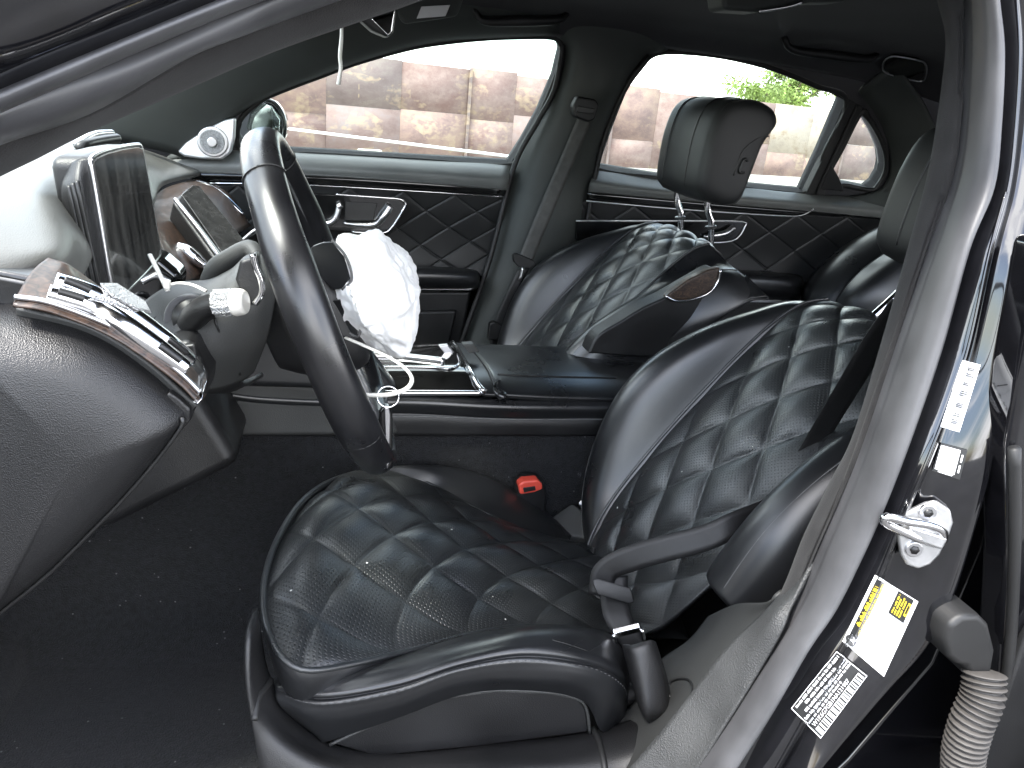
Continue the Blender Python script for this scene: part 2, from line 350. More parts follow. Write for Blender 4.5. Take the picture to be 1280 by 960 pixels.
tree = thing('leafy_tree', (22, 33, 0), 'leafy green tree rising behind the rusty fence', 'tree')
tc_ = Q(985, 116, 30.); tree.location = (tc_[0], tc_[1], 0)
tube('trunk', [(tc_[0], tc_[1], 0), (tc_[0] + .1, tc_[1], 1.2), (tc_[0], tc_[1], tc_[2] + .3)], [.22, .16, .07], m_bark, tree, 10)
for k in range(7):
    a = k * .9; tube('limb', [(tc_[0], tc_[1], tc_[2] - .9), (tc_[0] + .7 * math.cos(a), tc_[1] + .7 * math.sin(a), tc_[2] - .2), (tc_[0] + 1.6 * math.cos(a), tc_[1] + 1.4 * math.sin(a), tc_[2] + .35)], [.07, .05, .015], m_bark, tree, 6, 8)
v, f = [], []
clumps = [(np.array([random.uniform(-1.9, 1.9), random.uniform(-1.6, 1.6), random.uniform(-.75, .85)]), random.uniform(.35, .75)) for _ in range(34)]
for c, r in clumps:
    if (c[0] / 2.1) ** 2 + (c[2] / 1.0) ** 2 > 1.05: continue
    for _ in range(330):
        d = np.array([random.gauss(0, 1) for _ in range(3)]); d /= np.linalg.norm(d); p = tc_ + c + d * r * random.uniform(.5, 1.05) * np.array([1, 1, .75])
        a = np.array([random.gauss(0, 1) for _ in range(3)]); a /= np.linalg.norm(a); b = np.cross(a, d); b /= np.linalg.norm(b) + 1e-9; sz = random.uniform(.05, .1)
        n0 = len(v); v += [p - a * sz, p + b * sz * .5, p + a * sz, p - b * sz * .5]; f.append((n0, n0 + 1, n0 + 2, n0 + 3))
mesh('crown', v, f, m_leaf, tree, False)['kind'] = 'stuff'

# ================================================================== CAR BODY
car = thing('car', (.4, 1.29, 0), 'black sedan with leather cabin seen through its open driver doorway', 'car')
# --- far side frame with window openings
FP0, FPN = (0, 2.06, 1.03), (0, 1, .26)
def FP(px, py, dy=0): p = QL(px, py, FP0, FPN); return p + np.array([0, dy, 0])
W1 = [(296, 172), (300, 150), (325, 126), (360, 110), (400, 95), (440, 80), (480, 68), (520, 58), (560, 52), (600, 48), (640, 46), (686, 46), (699, 52), (702, 64), (694, 97), (675, 142), (655, 178), (637, 206), (520, 200), (400, 193), (310, 189)]
W2 = [(745, 210), (755, 172), (775, 122), (792, 92), (812, 71), (832, 65), (866, 66), (900, 70), (930, 76), (960, 84), (990, 95), (1020, 108), (1057, 126), (1030, 190), (1006, 241), (900, 231), (820, 222)]
W3 = [(1076, 140), (1086, 150), (1097, 168), (1105, 188), (1107, 205), (1104, 218), (1097, 230), (1088, 237), (1060, 232), (1033, 226), (1052, 185)]
OUT = [(100, 300), (100, 178), (200, 96), (330, 10), (480, -60), (1000, -90), (1300, -60), (1400, 60), (1400, 360), (700, 330)]
def holes(name, outer, hs, m, par, t, fn):
    pol = [[Vector(fn(*p)) for p in l] for l in [outer] + hs]
    tri = tessellate_polygon(pol); v = [x for l in pol for x in l]; o = mesh(name, v, [tuple(x) for x in tri], m, par, False)
    me = o.data; bm = bmesh.new(); bm.from_mesh(me); bmesh.ops.recalc_face_normals(bm, faces=bm.faces)
    if sum(fc.normal.y * fc.calc_area() for fc in bm.faces) > 0: bmesh.ops.reverse_faces(bm, faces=bm.faces)
    bm.to_mesh(me); bm.free(); solid(o, t); return o
holes('side_frame', OUT, [W1, W2, W3], m_head, car, .05, FP)
for Wn in (W1, W2, W3):   # rubber round every opening, glass behind
    pts = [FP(*p, -.004) for p in Wn]; tube('window_seal', pts + [pts[0], pts[1]], .007, m_rub_d, car, 8, 160)
for Wn in (W1, W2, W3):
    pts = [FP(*p, .035) for p in Wn]; c = sum(pts) / len(pts); pts = [c + (p - c) * 1.03 for p in pts]
    prism('window_glass', pts, (0, .004, 0), m_glass, car, 0)
prism('window_divider', [FP(*p, -.012) for p in [(1059, 124), (1076, 134), (1040, 205), (1027, 244), (1004, 243), (1030, 190)]], (0, .03, 0), m_rub_d, car, .003)
tube('divider_line', [FP(1068, 131, -.016), FP(1040, 190, -.016), FP(1016, 242, -.016)], .0035, m_plast_f, car, 6)
prism('corner_cap', [FP(*p, -.014) for p in [(1036, 205), (1046, 222), (1052, 238), (1022, 236)]], (0, .02, 0), m_plast_f, car, .003)
# --- headliner and rear
rows = []
for x, dz, yn in [(-.12, -.10, .74), (.1, -.025, .66), (.5, .0, .63), (1.0, .0, .62), (1.5, -.03, .64), (1.9, -.11, .72), (2.25, -.22, .85)]:
    yc = 1.29; rows.append([(x, yn, 1.335 + dz), (x, yn + .05, 1.375 + dz), (x, yn + .16, 1.415 + dz), (x, yc, 1.45 + dz), (x, 1.72, 1.43 + dz), (x, 1.87, 1.405 + dz), (x, 1.955, 1.36 + dz)])
HG = loft(rows, 40, 44); grid('headliner', HG, m_head, car, .02, (.5, 1.29, .5)); HB = bvh_of(HG)
rows = [[(x, y, z + .05) for (x, y, z) in r] for r in rows]
grid('roof_skin', loft(rows, 30, 30), m_paint, car, .01, (.5, 1.29, 5))
box('rear_bulkhead', (2.3, 1.29, .7), (.05, 1.6, .9), m_carp, car)
box('parcel_shelf', (2.06, 1.29, 1.02), (.45, 1.5, .04), m_head, car)
# --- far pillars
rows = [[(205, 205, 2.035), (225, 196, 1.99), (150, 178, 1.93), (80, 168, 1.9)], [(318, 131, 2.025), (305, 126, 1.965), (250, 100, 1.9), (190, 70, 1.87)], [(402, 95, 2.0), (395, 88, 1.95), (345, 60, 1.88), (290, 25, 1.85)],
        [(482, 68, 1.985), (478, 60, 1.94), (440, 30, 1.88), (400, -5, 1.84)], [(562, 52, 1.975), (560, 44, 1.93), (540, 15, 1.88), (520, -30, 1.84)], [(700, 46, 1.97), (700, 38, 1.93), (700, 10, 1.88), (700, -30, 1.84)]]
grid('front_pillar_trim', loft([QQ(r) for r in rows], 40, 16), m_pillar, car, .01)
rows = [[(686, -15, 1.93), (725, -15, 1.9), (800, -12, 1.9), (860, 0, 1.93)], [(692, 38, 1.955), (725, 32, 1.915), (792, 40, 1.915), (842, 56, 1.95)], [(705, 64, 1.985), (728, 62, 1.93), (778, 66, 1.93), (806, 76, 1.98)], [(694, 112, 2.0), (716, 110, 1.945), (758, 116, 1.945), (780, 122, 2.0)],
        [(644, 206, 2.03), (676, 200, 1.965), (722, 210, 1.965), (747, 214, 2.03)], [(614, 320, 2.02), (648, 312, 1.97), (700, 312, 1.97), (728, 304, 2.03)], [(574, 436, 2.0), (604, 436, 1.96), (672, 440, 1.96), (712, 430, 2.03)], [(540, 540, 2.0), (570, 540, 1.96), (650, 540, 1.96), (700, 540, 2.02)]]
grid('centre_pillar_trim', loft([QQ(r) for r in rows], 50, 20), m_pillar, car, .01)
tube('door_gap_seal', QQ([(703, 60, 1.985), (693, 112, 1.985), (672, 152, 1.99), (642, 210, 2.0), (612, 325, 1.99), (578, 425, 1.975), (555, 500, 1.97)]), .007, m_rub_d, car, 8)
tube('door_gap_seal', QQ([(812, 70, 1.96), (782, 110, 1.98), (760, 160, 1.99), (745, 214, 2.0), (730, 300, 2.0), (715, 400, 2.0)]), .007, m_rub_d, car, 8)
rows = [[(1068, 118, 2.0), (1090, 100, 1.93), (1120, 80, 1.88)], [(1098, 160, 2.02), (1125, 150, 1.95), (1160, 140, 1.9)], [(1112, 205, 2.03), (1140, 205, 1.97), (1180, 205, 1.92)], [(1100, 236, 2.04), (1125, 250, 1.99), (1180, 265, 1.94)], [(1060, 246, 2.04), (1090, 264, 2.0), (1150, 300, 1.96)]]
grid('rear_pillar_trim', loft([QQ(r) for r in rows], 30, 14), m_pillar, car, .01)
# --- windscreen and rear glass
wr = []
for y, bow in [(.5, 0), (.8, .06), (1.29, .1), (1.78, .06), (2.08, 0)]:
    e = abs(y - 1.29) / .79; wr.append([(-.98 - bow, y, .98), (-.55 - bow * .8, 1.29 + (y - 1.29) * .93, 1.19), (-.02 - bow * .3, 1.29 + (y - 1.29) * .8, 1.375)])
grid('windscreen', loft([[np.array(p) for p in r] for r in wr], 24, 14), m_glass, car, 0, (0, 1.29, .9))
# --- lining details
def lined(l, off): return [p for p in [hit(HB, a, b, off) for a, b in l] if p is not None]
def hand(px):
    q = [hit(HB, a, b, o_) for (a, b), o_ in zip(px, (.0, .022, .028, .022, .0))]; q = [p for p in q if p is not None]
    if len(q) > 2: tube('grab_handle', q, [.007, .011, .012, .011, .007], m_plast_f, car, 10, 24)
hand([(592, 10), (604, 14), (650, 10), (695, 12), (708, 18)]); hand([(980, 46), (992, 50), (1040, 54), (1085, 62), (1096, 68)])
LP = [(1108, 69), (1118, 65), (1148, 70), (1158, 76), (1158, 90), (1150, 97), (1112, 88), (1104, 80)]
lp = lined(LP, .003)
if len(lp) == 8:
    lc = sum(lp) / 8; ln_ = np.linalg.svd(np.array(lp) - lc)[2][2]; ln_ = ln_ if ln_ @ (CAM - lc) > 0 else -ln_
    prism('reading_lamp', lp, ln_ * .008, m_piano, car, .003); lr = [p + ln_ * .007 for p in lp]; tube('lamp_rim', lr + lr[:2], .0022, m_sat, car, 6, 60)
pprism('roof_console', [(900, -30), (1075, -30), (1060, 2), (1015, 3), (950, 15), (905, 12)], 1.25, .06, m_pillar, car, .008)
tube('console_chrome', QQ([(949, 14, 1.245), (985, 8, 1.245), (1003, 2, 1.245)]), .003, m_chr, car, 6)
visor = pprism('sun_visor', [(500, -12), (585, -16), (572, 20), (505, 30), (497, 18)], 1.72, .02, m_pillar, car, .008)
pprism('vanity_light', [(527, 8), (563, 6), (557, 20), (521, 23)], 1.712, .006, m_lab, visor, .001)
# --- floor, tunnel, footwell
grid('floor_carpet', loft([[(x, .52, .36), (x, .7, .31), (x, 1.0, .30), (x, 1.3, .30), (x, 1.7, .3), (x, 2.05, .32)] for x in (-.9, -.3, .4, 1.1, 1.9)], 20, 20), m_carp, car, .01, (0, 1, 2))
grid('firewall_carpet', loft([[(-.45, y, .3), (-.62, y, .42), (-.75, y, .62), (-.8, y, .95)] for y in (.5, 1.0, 1.5, 2.05)], 10, 14), m_carp, car, .01)
# --- near door opening: centre pillar, its seal and painted jamb
ST = [((1165, -60), (1205, -60), (1245, -60), (1262, -60), (1320, -60)), ((1179, 0), (1210, 0), (1250, 0), (1268, 0), (1325, 0)), ((1189, 50), (1212, 60), (1256, 65), (1272, 70), (1325, 90)), ((1181, 130), (1207, 150), (1252, 160), (1266, 165), (1318, 190)),
      ((1167, 215), (1196, 225), (1243, 235), (1256, 240), (1305, 270)), ((1143, 305), (1170, 305), (1213, 310), (1235, 318), (1286, 345)), ((1108, 428), (1128, 428), (1178, 436), (1205, 448), (1262, 470)), ((1072, 545), (1088, 548), (1136, 558), (1160, 568), (1240, 590)),
      ((1043, 605), (1060, 620), (1103, 642), (1122, 655), (1218, 672)), ((1010, 672), (1030, 690), (1073, 708), (1095, 722), (1192, 752)), ((985, 735), (1005, 746), (1044, 765), (1068, 778), (1158, 815)), ((955, 790), (975, 797), (1010, 815), (1038, 832), (1110, 868)),
      ((905, 865), (925, 875), (965, 893), (998, 908), (1052, 935)), ((850, 945), (868, 957), (915, 970), (955, 985), (1000, 1000)), ((780, 1040), (800, 1050), (850, 1065), (900, 1080), (935, 1095))]
ns = len(ST); YS = lambda a, b, c: np.interp(np.arange(ns), [0, 7, ns - 1], [a, b, c])
Y0, Y1, Y2, Y3, Y4 = YS(.68, .59, .565), YS(.65, .555, .53), YS(.61, .51, .49), YS(.61, .51, .49), YS(.59, .487, .465)
e = [[Q(*ST[k][j], Yj[k]) for k in range(ns)] for j, Yj in enumerate((Y0, Y1, Y2, Y3, Y4))]
n1 = np.array([-.35, -.94, 0]); inn = np.array([.05, .16, .0])
rows = [[CAM + (e[0][k] - CAM) * 1.3 + np.array([.05, 0, 0]), CAM + (e[0][k] - CAM) * 1.06 + np.array([.006, 0, 0]), e[0][k], .5 * (e[0][k] + e[1][k]) + n1 * .006, e[1][k] + np.array([0, .012, 0])] for k in range(ns)]
grid('centre_pillar_suede', loft(rows, 90, 18), m_alc, car, .004)
rows = []
for k in range(ns):
    a, b = e[1][k], e[2][k]; d = b - a; wl = np.linalg.norm(d); n1 = (CAM - a) / np.linalg.norm(CAM - a)
    rows.append([a + np.array([.01, .03, 0]), a, a + d * .12 + n1 * wl * .2, a + d * .45 + n1 * wl * .42, a + d * .8 + n1 * wl * .34, b + n1 * wl * .1, b + np.array([.005, .02, 0])])
grid('door_seal', loft(rows, 110, 30), m_rub, car, .003)
rows = []; n1 = np.array([-.3, -.95, .1])
for k in range(ns):
    a, b, c = e[2][k], e[3][k], e[4][k]; d = c - b
    rows.append([a + np.array([.0, .022, 0]), a + (b - a) * .35 + np.array([0, .010, 0]), a + (b - a) * .75 + n1 * .006, b + d * .03 + n1 * .006, b + d * .12 - n1 * .003, b + d * .3 - n1 * .001, b + d * .55 + n1 * .001, b + d * .8 + n1 * .001, b + d * .93 - n1 * .001, c + np.array([.004, .006, 0]), c + np.array([.013, .03, 0]), c + np.array([.02, .09, 0])])
JG = loft(rows, 140, 70); jamb = grid('painted_jamb', JG, m_paint, car, 0); JB = bvh_of(JG)
# bead of sealer and pinch line along the jamb
for fr, rr in ((.02, .0016),):
    pp = [hit(JB, *(np.array(ST[k][3]) + (np.array(ST[k][4]) - np.array(ST[k][3])) * fr), .0) for k in range(4, ns - 1)]; tube('jamb_bead', [p for p in pp if p is not None], rr, m_paint if fr < .05 else m_rub_d, car, 6, 90)
# --- near front pillar and roof edge
A1 = [(-80, 150), (0, 114), (140, 56), (277, 0), (420, -55), (600, -110), (900, -160), (1250, -140)]
A2 = [(-80, 175), (0, 139), (95, 97), (187, 57), (326, 0), (470, -50), (640, -95), (910, -145), (1240, -125)]
A3 = [(-80, 220), (0, 178), (112, 139), (240, 67), (337, 30), (397, 8), (520, -35), (680, -75), (920, -120), (1230, -100)]
A4 = [(-80, 262), (0, 221), (45, 199), (112, 165), (225, 116), (337, 67), (442, 30), (490, 14), (560, -10), (700, -48), (930, -95), (1220, -75)]
def edge(l, y0, y1, n=60):
    q = cr(np.array(l, float), n); ys = np.interp(np.linspace(0, 1, n), [0, .5, 1], [y0, y1, y1 + .05]); return np.array([Q(q[k][0], q[k][1], ys[k]) for k in range(n)])
a1, a2, a3, a4 = edge(A1, .37, .48), edge(A2, .385, .5), edge(A3, .43, .55), edge(A4, .46, .585)
nb = np.array([0, -.9, -.43])
zero = np.zeros(3)
G = np.stack([a1 + np.array([-.02, -.05, .09]), a1 + np.array([-.01, -.03, .045]), a1 + np.array([0, -.01, .012]), a1 + np.array([0, .012, -.001])], 0)
grid('roof_side_frame', loft(list(G), 20, 60), m_paint, car, .004)
G = np.stack([a1 + np.array([0, .015, .004]), a1 + nb * .004, .5 * (a1 + a2) + nb * .010, a2 + nb * .003, a2 + np.array([0, .006, .002])], 0)
grid('roof_seal_lip', loft(list(G), 16, 60), m_rub, car, .003)
G = np.stack([a2 + np.array([0, .008, .002]), a2 + nb * .002, .75 * a2 + .25 * a3 + nb * .014, .4 * a2 + .6 * a3 + nb * .016, a3 + nb * .004, a3 + np.array([0, .012, 0])], 0)
grid('roof_door_seal', loft(list(G), 24, 60), m_rub, car, .003)
G = np.stack([a3 + np.array([0, .014, .004]), a3, .5 * (a3 + a4) + nb * .005, a4, a4 + np.array([0, .03, .012]), a4 + np.array([0, .10, .06])], 0)
grid('front_pillar_suede', loft(list(G), 20, 60), m_alc, car, .004)
# --- jamb furniture: striker, wiring boot, labels
st = np.array(hit(JB, 1152, 662)); 
def jp(l, off): return [hit(JB, a, b, off) for a, b in l]
OUTS = [(1150, 622), (1166, 621), (1185, 634), (1189, 650), (1183, 668), (1172, 690), (1160, 702), (1144, 707), (1128, 700), (1119, 686), (1121, 668), (1132, 640)]
jn = gnorm(JG, CAM)
pl = [hit(JB, a, b, .001) for a, b in OUTS]
c0 = sum(pl) / len(pl); u_, s_, vt = np.linalg.svd(np.array(pl) - c0); pn = vt[2] * (1 if vt[2] @ (CAM - c0) > 0 else -1)
pl = [p - pn * ((p - c0) @ pn) for p in pl]
strk = prism('door_striker', pl, pn * .006, m_galv, car, .0025)
def onst(a, b, h): return QL(a, b, c0 + pn * h, pn)
for (a, b) in ((1159, 640), (1142, 686)):
    c = onst(a, b, .0065); cyl('bolt', c, pn, .0075, .004, m_sat, strk, 20, .001); cyl('bolt_socket', c + pn * .002, pn, .0042, .002, m_ink, strk, 6, 0)
tube('striker_bar', [onst(1180, 676, .006), onst(1178, 664, .012), onst(1160, 656, .018), onst(1135, 652, .022), onst(1108, 646, .026), onst(1106, 653, .024), onst(1118, 660, .02), onst(1140, 670, .012), onst(1168, 680, .005)], .0038, m_chr, strk, 10, 50)
prism('striker_hood', [onst(*p, .006) for p in [(1134, 652), (1182, 668), (1174, 684), (1128, 668)]], pn * .007, m_galv, strk, .003)

def decal(name, quad, m, par, off=.0015, n=20):
    """flat print lying on the jamb; quad = four pixel corners tl,tr,br,bl of the label"""
    q = np.array(quad, float); G = []
    for i in range(n):
        r = []
        for j in range(n):
            u, v = j / (n - 1), i / (n - 1); p = (q[0] * (1 - u) + q[1] * u) * (1 - v) + (q[3] * (1 - u) + q[2] * u) * v; r.append(hit(JB, p[0], p[1], off))
        G.append(r)
    return grid(name, np.array(G), m, par, 0)
def on_quad(quad, u, v, off):
    q = np.array(quad, float); p = (q[0] * (1 - u) + q[1] * u) * (1 - v) + (q[3] * (1 - u) + q[2] * u) * v; return hit(JB, p[0], p[1], off)
def bars(name, quad, rects, m, par, off):
    v, f = [], []
    for (u0, v0, u1, v1) in rects:
        ku, kv = max(1, int((u1 - u0) * 18)), max(1, int((v1 - v0) * 18))
        for i in range(ku):
            for j in range(kv):
                a0, a1_, b0, b1_ = u0 + (u1 - u0) * i / ku, u0 + (u1 - u0) * (i + 1) / ku, v0 + (v1 - v0) * j / kv, v0 + (v1 - v0) * (j + 1) / kv
                n = len(v); v += [on_quad(quad, a, b, off) for a, b in ((a0, b0), (a1_, b0), (a1_, b1_), (a0, b1_))]; f.append((n, n + 1, n + 2, n + 3))
    return mesh(name, v, f, m, par, False)
def text(name, body, quad, u0, v0, u1, v1, m, par, off):
    cu = bpy.data.curves.new('t', 'FONT'); cu.body = body; cu.resolution_u = 3; to = bpy.data.objects.new('t', cu); COL.objects.link(to)
    dg = bpy.context.evaluated_depsgraph_get(); me = bpy.data.meshes.new_from_object(to.evaluated_get(dg))
    bpy.data.objects.remove(to)
    P = np.array([v.co[:] for v in me.vertices]); lo, hi = P.min(0), P.max(0)
    for v, p in zip(me.vertices, P):
        a = (p[0] - lo[0]) / (hi[0] - lo[0]); b = (p[1] - lo[1]) / (hi[1] - lo[1]); v.co = on_quad(quad, u0 + (u1 - u0) * a, v1 + (v0 - v1) * b, off)
    me.name = name; me.materials.clear(); return obj(name, me, m, par)
def words(name, quad, u0, v0, u1, v1, m, par, off):
    """a line of print too small to read: letter-sized ticks in word groups"""
    rr = []; u = u0; left = random.randint(3, 8)
    while u < u1:
        if left == 0: u += .016; left = random.randint(3, 8); continue
        h0 = random.choice([0, 0, .25]); rr.append((u, v0 + (v1 - v0) * h0, min(u + .011, u1), v1)); u += .0165; left -= 1
    o = bars(name, quad, rr, m, par, off); o['kind'] = 'stuff'; return o
# parts sticker (long white strip, faint grey lines of type), read from its lower end upwards
q1 = [(1175, 533), (1203, 450), (1226, 456), (1199, 540)]
s1 = decal('parts_sticker', q1, m_lab, car)
rr = []
for u, v0, v1 in ((.09, .45, .8), (.115, .5, .8), (.14, .4, .8), (.2, .35, .8), (.23, .5, .75), (.33, .42, .8), (.355, .42, .8), (.38, .45, .8), (.5, .3, .7), (.53, .4, .8), (.56, .35, .8), (.66, .45, .75), (.685, .45, .75), (.79, .4, .85), (.82, .45, .8), (.88, .4, .8), (.905, .42, .8)):
    rr.append((u, v0, u + .017, v1))
bars('print', q1, rr, m_gink, s1, .0026)
q2 = [(1165, 588), (1175, 553), (1209, 562), (1199, 599)]
s2 = decal('square_sticker', q2, m_ink, car); bars('blank_field', q2, [(.1, .06, .93, .76)], m_lab, s2, .0026); bars('print', q2, [(.04, .2, .08, .7), (.2, .84, .45, .9), (.55, .84, .8, .9)], m_lab, s2, .0026)
# tyre label: white, black band with yellow type along its inner edge, yellow box at its top
q3 = [(1053, 801), (1094, 718), (1147, 751), (1104, 845)]
s3 = decal('tyre_label', q3, m_lab, car)
bars('black_band', q3, [(.16, .05, .97, .2)], m_ink, s3, .0026); bars('black_panel', q3, [(.68, .54, .99, .90)], m_ink, s3, .0026)
words('yellow_print', q3, .3, .07, .88, .115, m_yel, s3, .0036); words('yellow_print', q3, .19, .135, .94, .18, m_yel, s3, .0036)
for k in range(4): words('yellow_print', q3, .71, .575 + k * .057, .96 - .03 * (k % 2), .61 + k * .057, m_yel, s3, .0036)
bars('yellow_symbol', q3, [(.76, .82, .79, .88), (.79, .82, .90, .83), (.79, .87, .90, .88), (.90, .82, .93, .88)], m_yel, s3, .0036)
ev = [on_quad(q3, .09 + .075 * math.cos(a), .12 + .105 * math.sin(a), .0034) for a in np.linspace(0, 6.283, 24, endpoint=False)]
mesh('round_emblem', ev, [tuple(range(24))], m_ink, s3, False)
for k in range(3):
    a = R_(30 + 120 * k); b = R_(120 + 120 * k)
    v = [on_quad(q3, .09 + r * .055 * math.cos(t), .12 + r * .08 * math.sin(t), .0036) for r, t in ((1, a), (.25, a + 1.05), (0, a), (.25, a - 1.05))]; mesh('emblem_ray', v, [(0, 1, 2, 3)], m_lab, s3, False)
bars('fold_line', q3, [(.0, .36, .66, .365)], m_gink, s3, .0026)
# identification plate: black with white type and a bar code strip
q4 = [(989, 885), (1046, 812), (1084, 843), (1026, 923)]
s4 = decal('identification_label', q4, m_ink, car)
bars('frame_line', q4, [(.01, .01, .99, .022), (.01, .978, .99, .99), (.01, .01, .02, .99), (.98, .01, .99, .99)], m_lab, s4, .0026)
for u0, v0, u1 in [(.07, .06, .95), (.2, .16, .8), (.12, .26, .97), (.04, .35, .97), (.04, .44, .97), (.04, .53, .72)]: words('white_print', q4, u0, v0, u1, v0 + .055, m_lab, s4, .0026)
text('white_print', 'W1K6G7GB1NA121987', q4, .06, .62, .8, .72, m_lab, s4, .0026)
bars('bar_code_field', q4, [(.05, .76, .95, .96)], m_lab, s4, .0026)
rr = []; u = .08
while u < .92: wd = random.choice([.010, .016, .024]); rr.append((u, .76, u + wd, .96)); u += wd + random.choice([.012, .018, .026])
bars('bar_code', q4, rr, m_ink, s4, .0036)
# --- dark recess behind the jamb, wiring boot
pprism('jamb_recess', [(1290, 250), (1400, 250), (1400, 1100), (900, 1100), (1060, 950), (1165, 830), (1225, 690), (1262, 560)], .57, .02, m_paint, car, .004)
boot = pprism('wiring_boot', [(1182, 800), (1188, 782), (1205, 770), (1226, 770), (1238, 782), (1246, 815), (1240, 850), (1226, 862), (1214, 850), (1208, 835), (1196, 832), (1184, 822)], .462, .05, m_rub_d, car, .006)
pa = even(QQ([(1230, 840, .46), (1228, 870, .452), (1214, 905, .448), (1204, 945, .445), (1204, 985, .44)]), 100)
tr = tube_rings(pa, .0165, 16, 200); tr = [c.mean(0) + (c - c.mean(0)) * (1.0 + .16 * math.sin(k * 2 * math.pi / 9)) for k, c in enumerate(tr)]
rings('corrugated_hose', tr, mat('hose_rubber', (.05, .046, .042), .6, var=(30, .3)), boot)
# --- sill and lower pillar trim
rows = [[(951, 768, .57), (965, 770, .545), (978, 786, .53)], [(905, 812, .575), (930, 830, .545), (945, 845, .53)], [(862, 868, .575), (890, 890, .545), (906, 906, .525)], [(800, 945, .57), (840, 965, .54), (858, 985, .52)], [(700, 1060, .57), (760, 1080, .54), (790, 1095, .52)]]
rows = [[(1000, 712, .60), (1010, 705, .57), (1015, 700, .56)], [(972, 745, .585), (985, 745, .555), (992, 748, .545)]] + rows
grid('sill_cover', loft([QQ(r) for r in rows], 50, 14), m_scuff, car, .004)
rows = [[(885, 770, .72), (920, 755, .66), (960, 752, .59), (985, 735, .585)], [(860, 800, .72), (900, 782, .66), (945, 775, .6), (966, 760, .58)], [(820, 830, .71), (860, 835, .65), (895, 830, .6), (912, 822, .575)], [(790, 880, .69), (820, 885, .65), (848, 885, .6), (866, 876, .575)], [(720, 940, .67), (760, 950, .63), (785, 955, .6), (805, 950, .57)], [(620, 1020, .66), (680, 1040, .62), (700, 1050, .6), (720, 1060, .57)]]
LT = loft([QQ(r) for r in rows], 40, 24); grid('lower_pillar_trim', LT, m_trim, car, .004); LB = bvh_of(LT)
tube('anchor_slot', [p for p in [hit(LB, a, b, .0005) for a, b in [(838, 872), (836, 858), (845, 850), (860, 850), (866, 862), (858, 880), (846, 892)]] if p is not None], .0016, m_ink, car, 6, 30)
# scuffed lower mouldings under the seat
rows = [[(322, 760, .70), (312, 800, .66), (312, 880, .635), (330, 990, .62)], [(340, 850, .685), (335, 880, .66), (335, 920, .63), (345, 1000, .61)], [(390, 915, .675), (390, 935, .65), (390, 955, .62), (400, 1020, .60)], [(480, 940, .67), (480, 952, .645), (480, 975, .615), (490, 1030, .59)], [(620, 928, .67), (620, 940, .645), (625, 965, .61), (640, 1030, .58)], [(745, 912, .67), (755, 925, .64), (760, 955, .605), (770, 1010, .575)], [(840, 880, .66), (842, 900, .63), (835, 930, .6), (830, 980, .57)]]
grid('seat_rail_cover', loft([QQ(r) for r in rows], 50, 18), m_plast_f, car, .005)
tube('rail_cover_clip', QQ([(742, 912, .668), (748, 925, .642), (755, 955, .606), (762, 1005, .577)]), .004, m_rub_d, car, 6)
tube('rail_cover_clip', QQ([(338, 850, .684), (322, 872, .65), (318, 900, .63)]), .004, m_rub_d, car, 6)
# --- closed near rear side so that the cabin behind stays dim
G = loft([[(x, .42, .3), (x, .36, .7), (x, .44, 1.0)] for x in (.72, 1.2, 1.9, 2.4)], 14, 10)
grid('rear_side_panel', G, m_paint, car, .04, (1, -3, .7))

# near rear door edge
nd = part('door', (.6, .4, .4), 'black rear door edge standing next to the wiring boot')
pprism('door_edge', [(1262, 560), (1284, 430), (1310, 300), (1400, 300), (1400, 1060), (1200, 1060), (1222, 965), (1252, 850), (1262, 700)], .475, .035, m_paint, nd, .008)
tube('edge_seal', QQ([(1268, 560, .472), (1268, 700, .472), (1258, 850, .472), (1230, 965, .472), (1208, 1050, .472)]), .005, m_rub_d, nd, 8)
pprism('inner_panel', [(1282, 800), (1330, 720), (1330, 1050), (1195, 1050), (1222, 960), (1258, 870)], .466, .01, m_plast_f, nd, .004)

od = part('door', (-.45, .35, .4), 'driver door swung wide open beside the dash end')
hx, hy = np.array([-.47, .36]), np.array([math.cos(R_(-108)), math.sin(R_(-108))])
def dl_(a, z, o=0): return np.array([hx[0] + hy[0] * a - hy[1] * o * -1, hx[1] + hy[1] * a + hy[0] * o * -1, z])
prism('door_shell', [dl_(a, z) for a, z in [(0, .35), (0, .98), (.35, 1.02), (1.05, 1.04), (1.12, .9), (1.1, .4), (1.0, .3), (.1, .3)]], np.array([-.12, .03, 0]), m_plast_f, od, .03)
tube('window_frame', [dl_(.0, .98), dl_(.35, 1.22), dl_(.7, 1.36), dl_(1.0, 1.36), dl_(1.08, 1.2), dl_(1.1, 1.02)], .022, m_rub_d, od, 10, 60)
# ================================================================== FAR DOORS
def quilt(G, nu_d, nv_d, H, pw=.55, toward=CAM, edge=.03, warp=0):
    nu, nv = G.shape[:2]; u = np.linspace(0, 1, nu)[:, None]; v = np.linspace(0, 1, nv)[None]
    a, b = u * nu_d, v * nv_d
    h = (np.abs(np.sin(math.pi * (a + b) / 1.0)) * np.abs(np.sin(math.pi * (a - b)))) ** pw
    m = np.minimum(1, np.minimum(np.minimum(u, 1 - u) * nu_d * 1.2, np.minimum(v, 1 - v) * nv_d * 1.2) + edge) ** .5
    return G + gnorm(G, toward) * (H * h * m)[..., None]
def stitched(G, nu_d, nv_d, H, wd=.05, toward=CAM):
    nu, nv = G.shape[:2]; a = np.linspace(0, 1, nu)[:, None] * nu_d; b = np.linspace(0, 1, nv)[None] * nv_d
    d = np.minimum(np.abs((a + b) - np.round(a + b)), np.abs((a - b) - np.round(a - b))); t = np.clip(d / wd, 0, 1)
    puff = (np.abs(np.sin(math.pi * (a + b)) * np.sin(math.pi * (a - b)))) ** .5
    return G + gnorm(G, toward) * (H * (t * t * (3 - 2 * t)) + H * .8 * puff)[..., None]
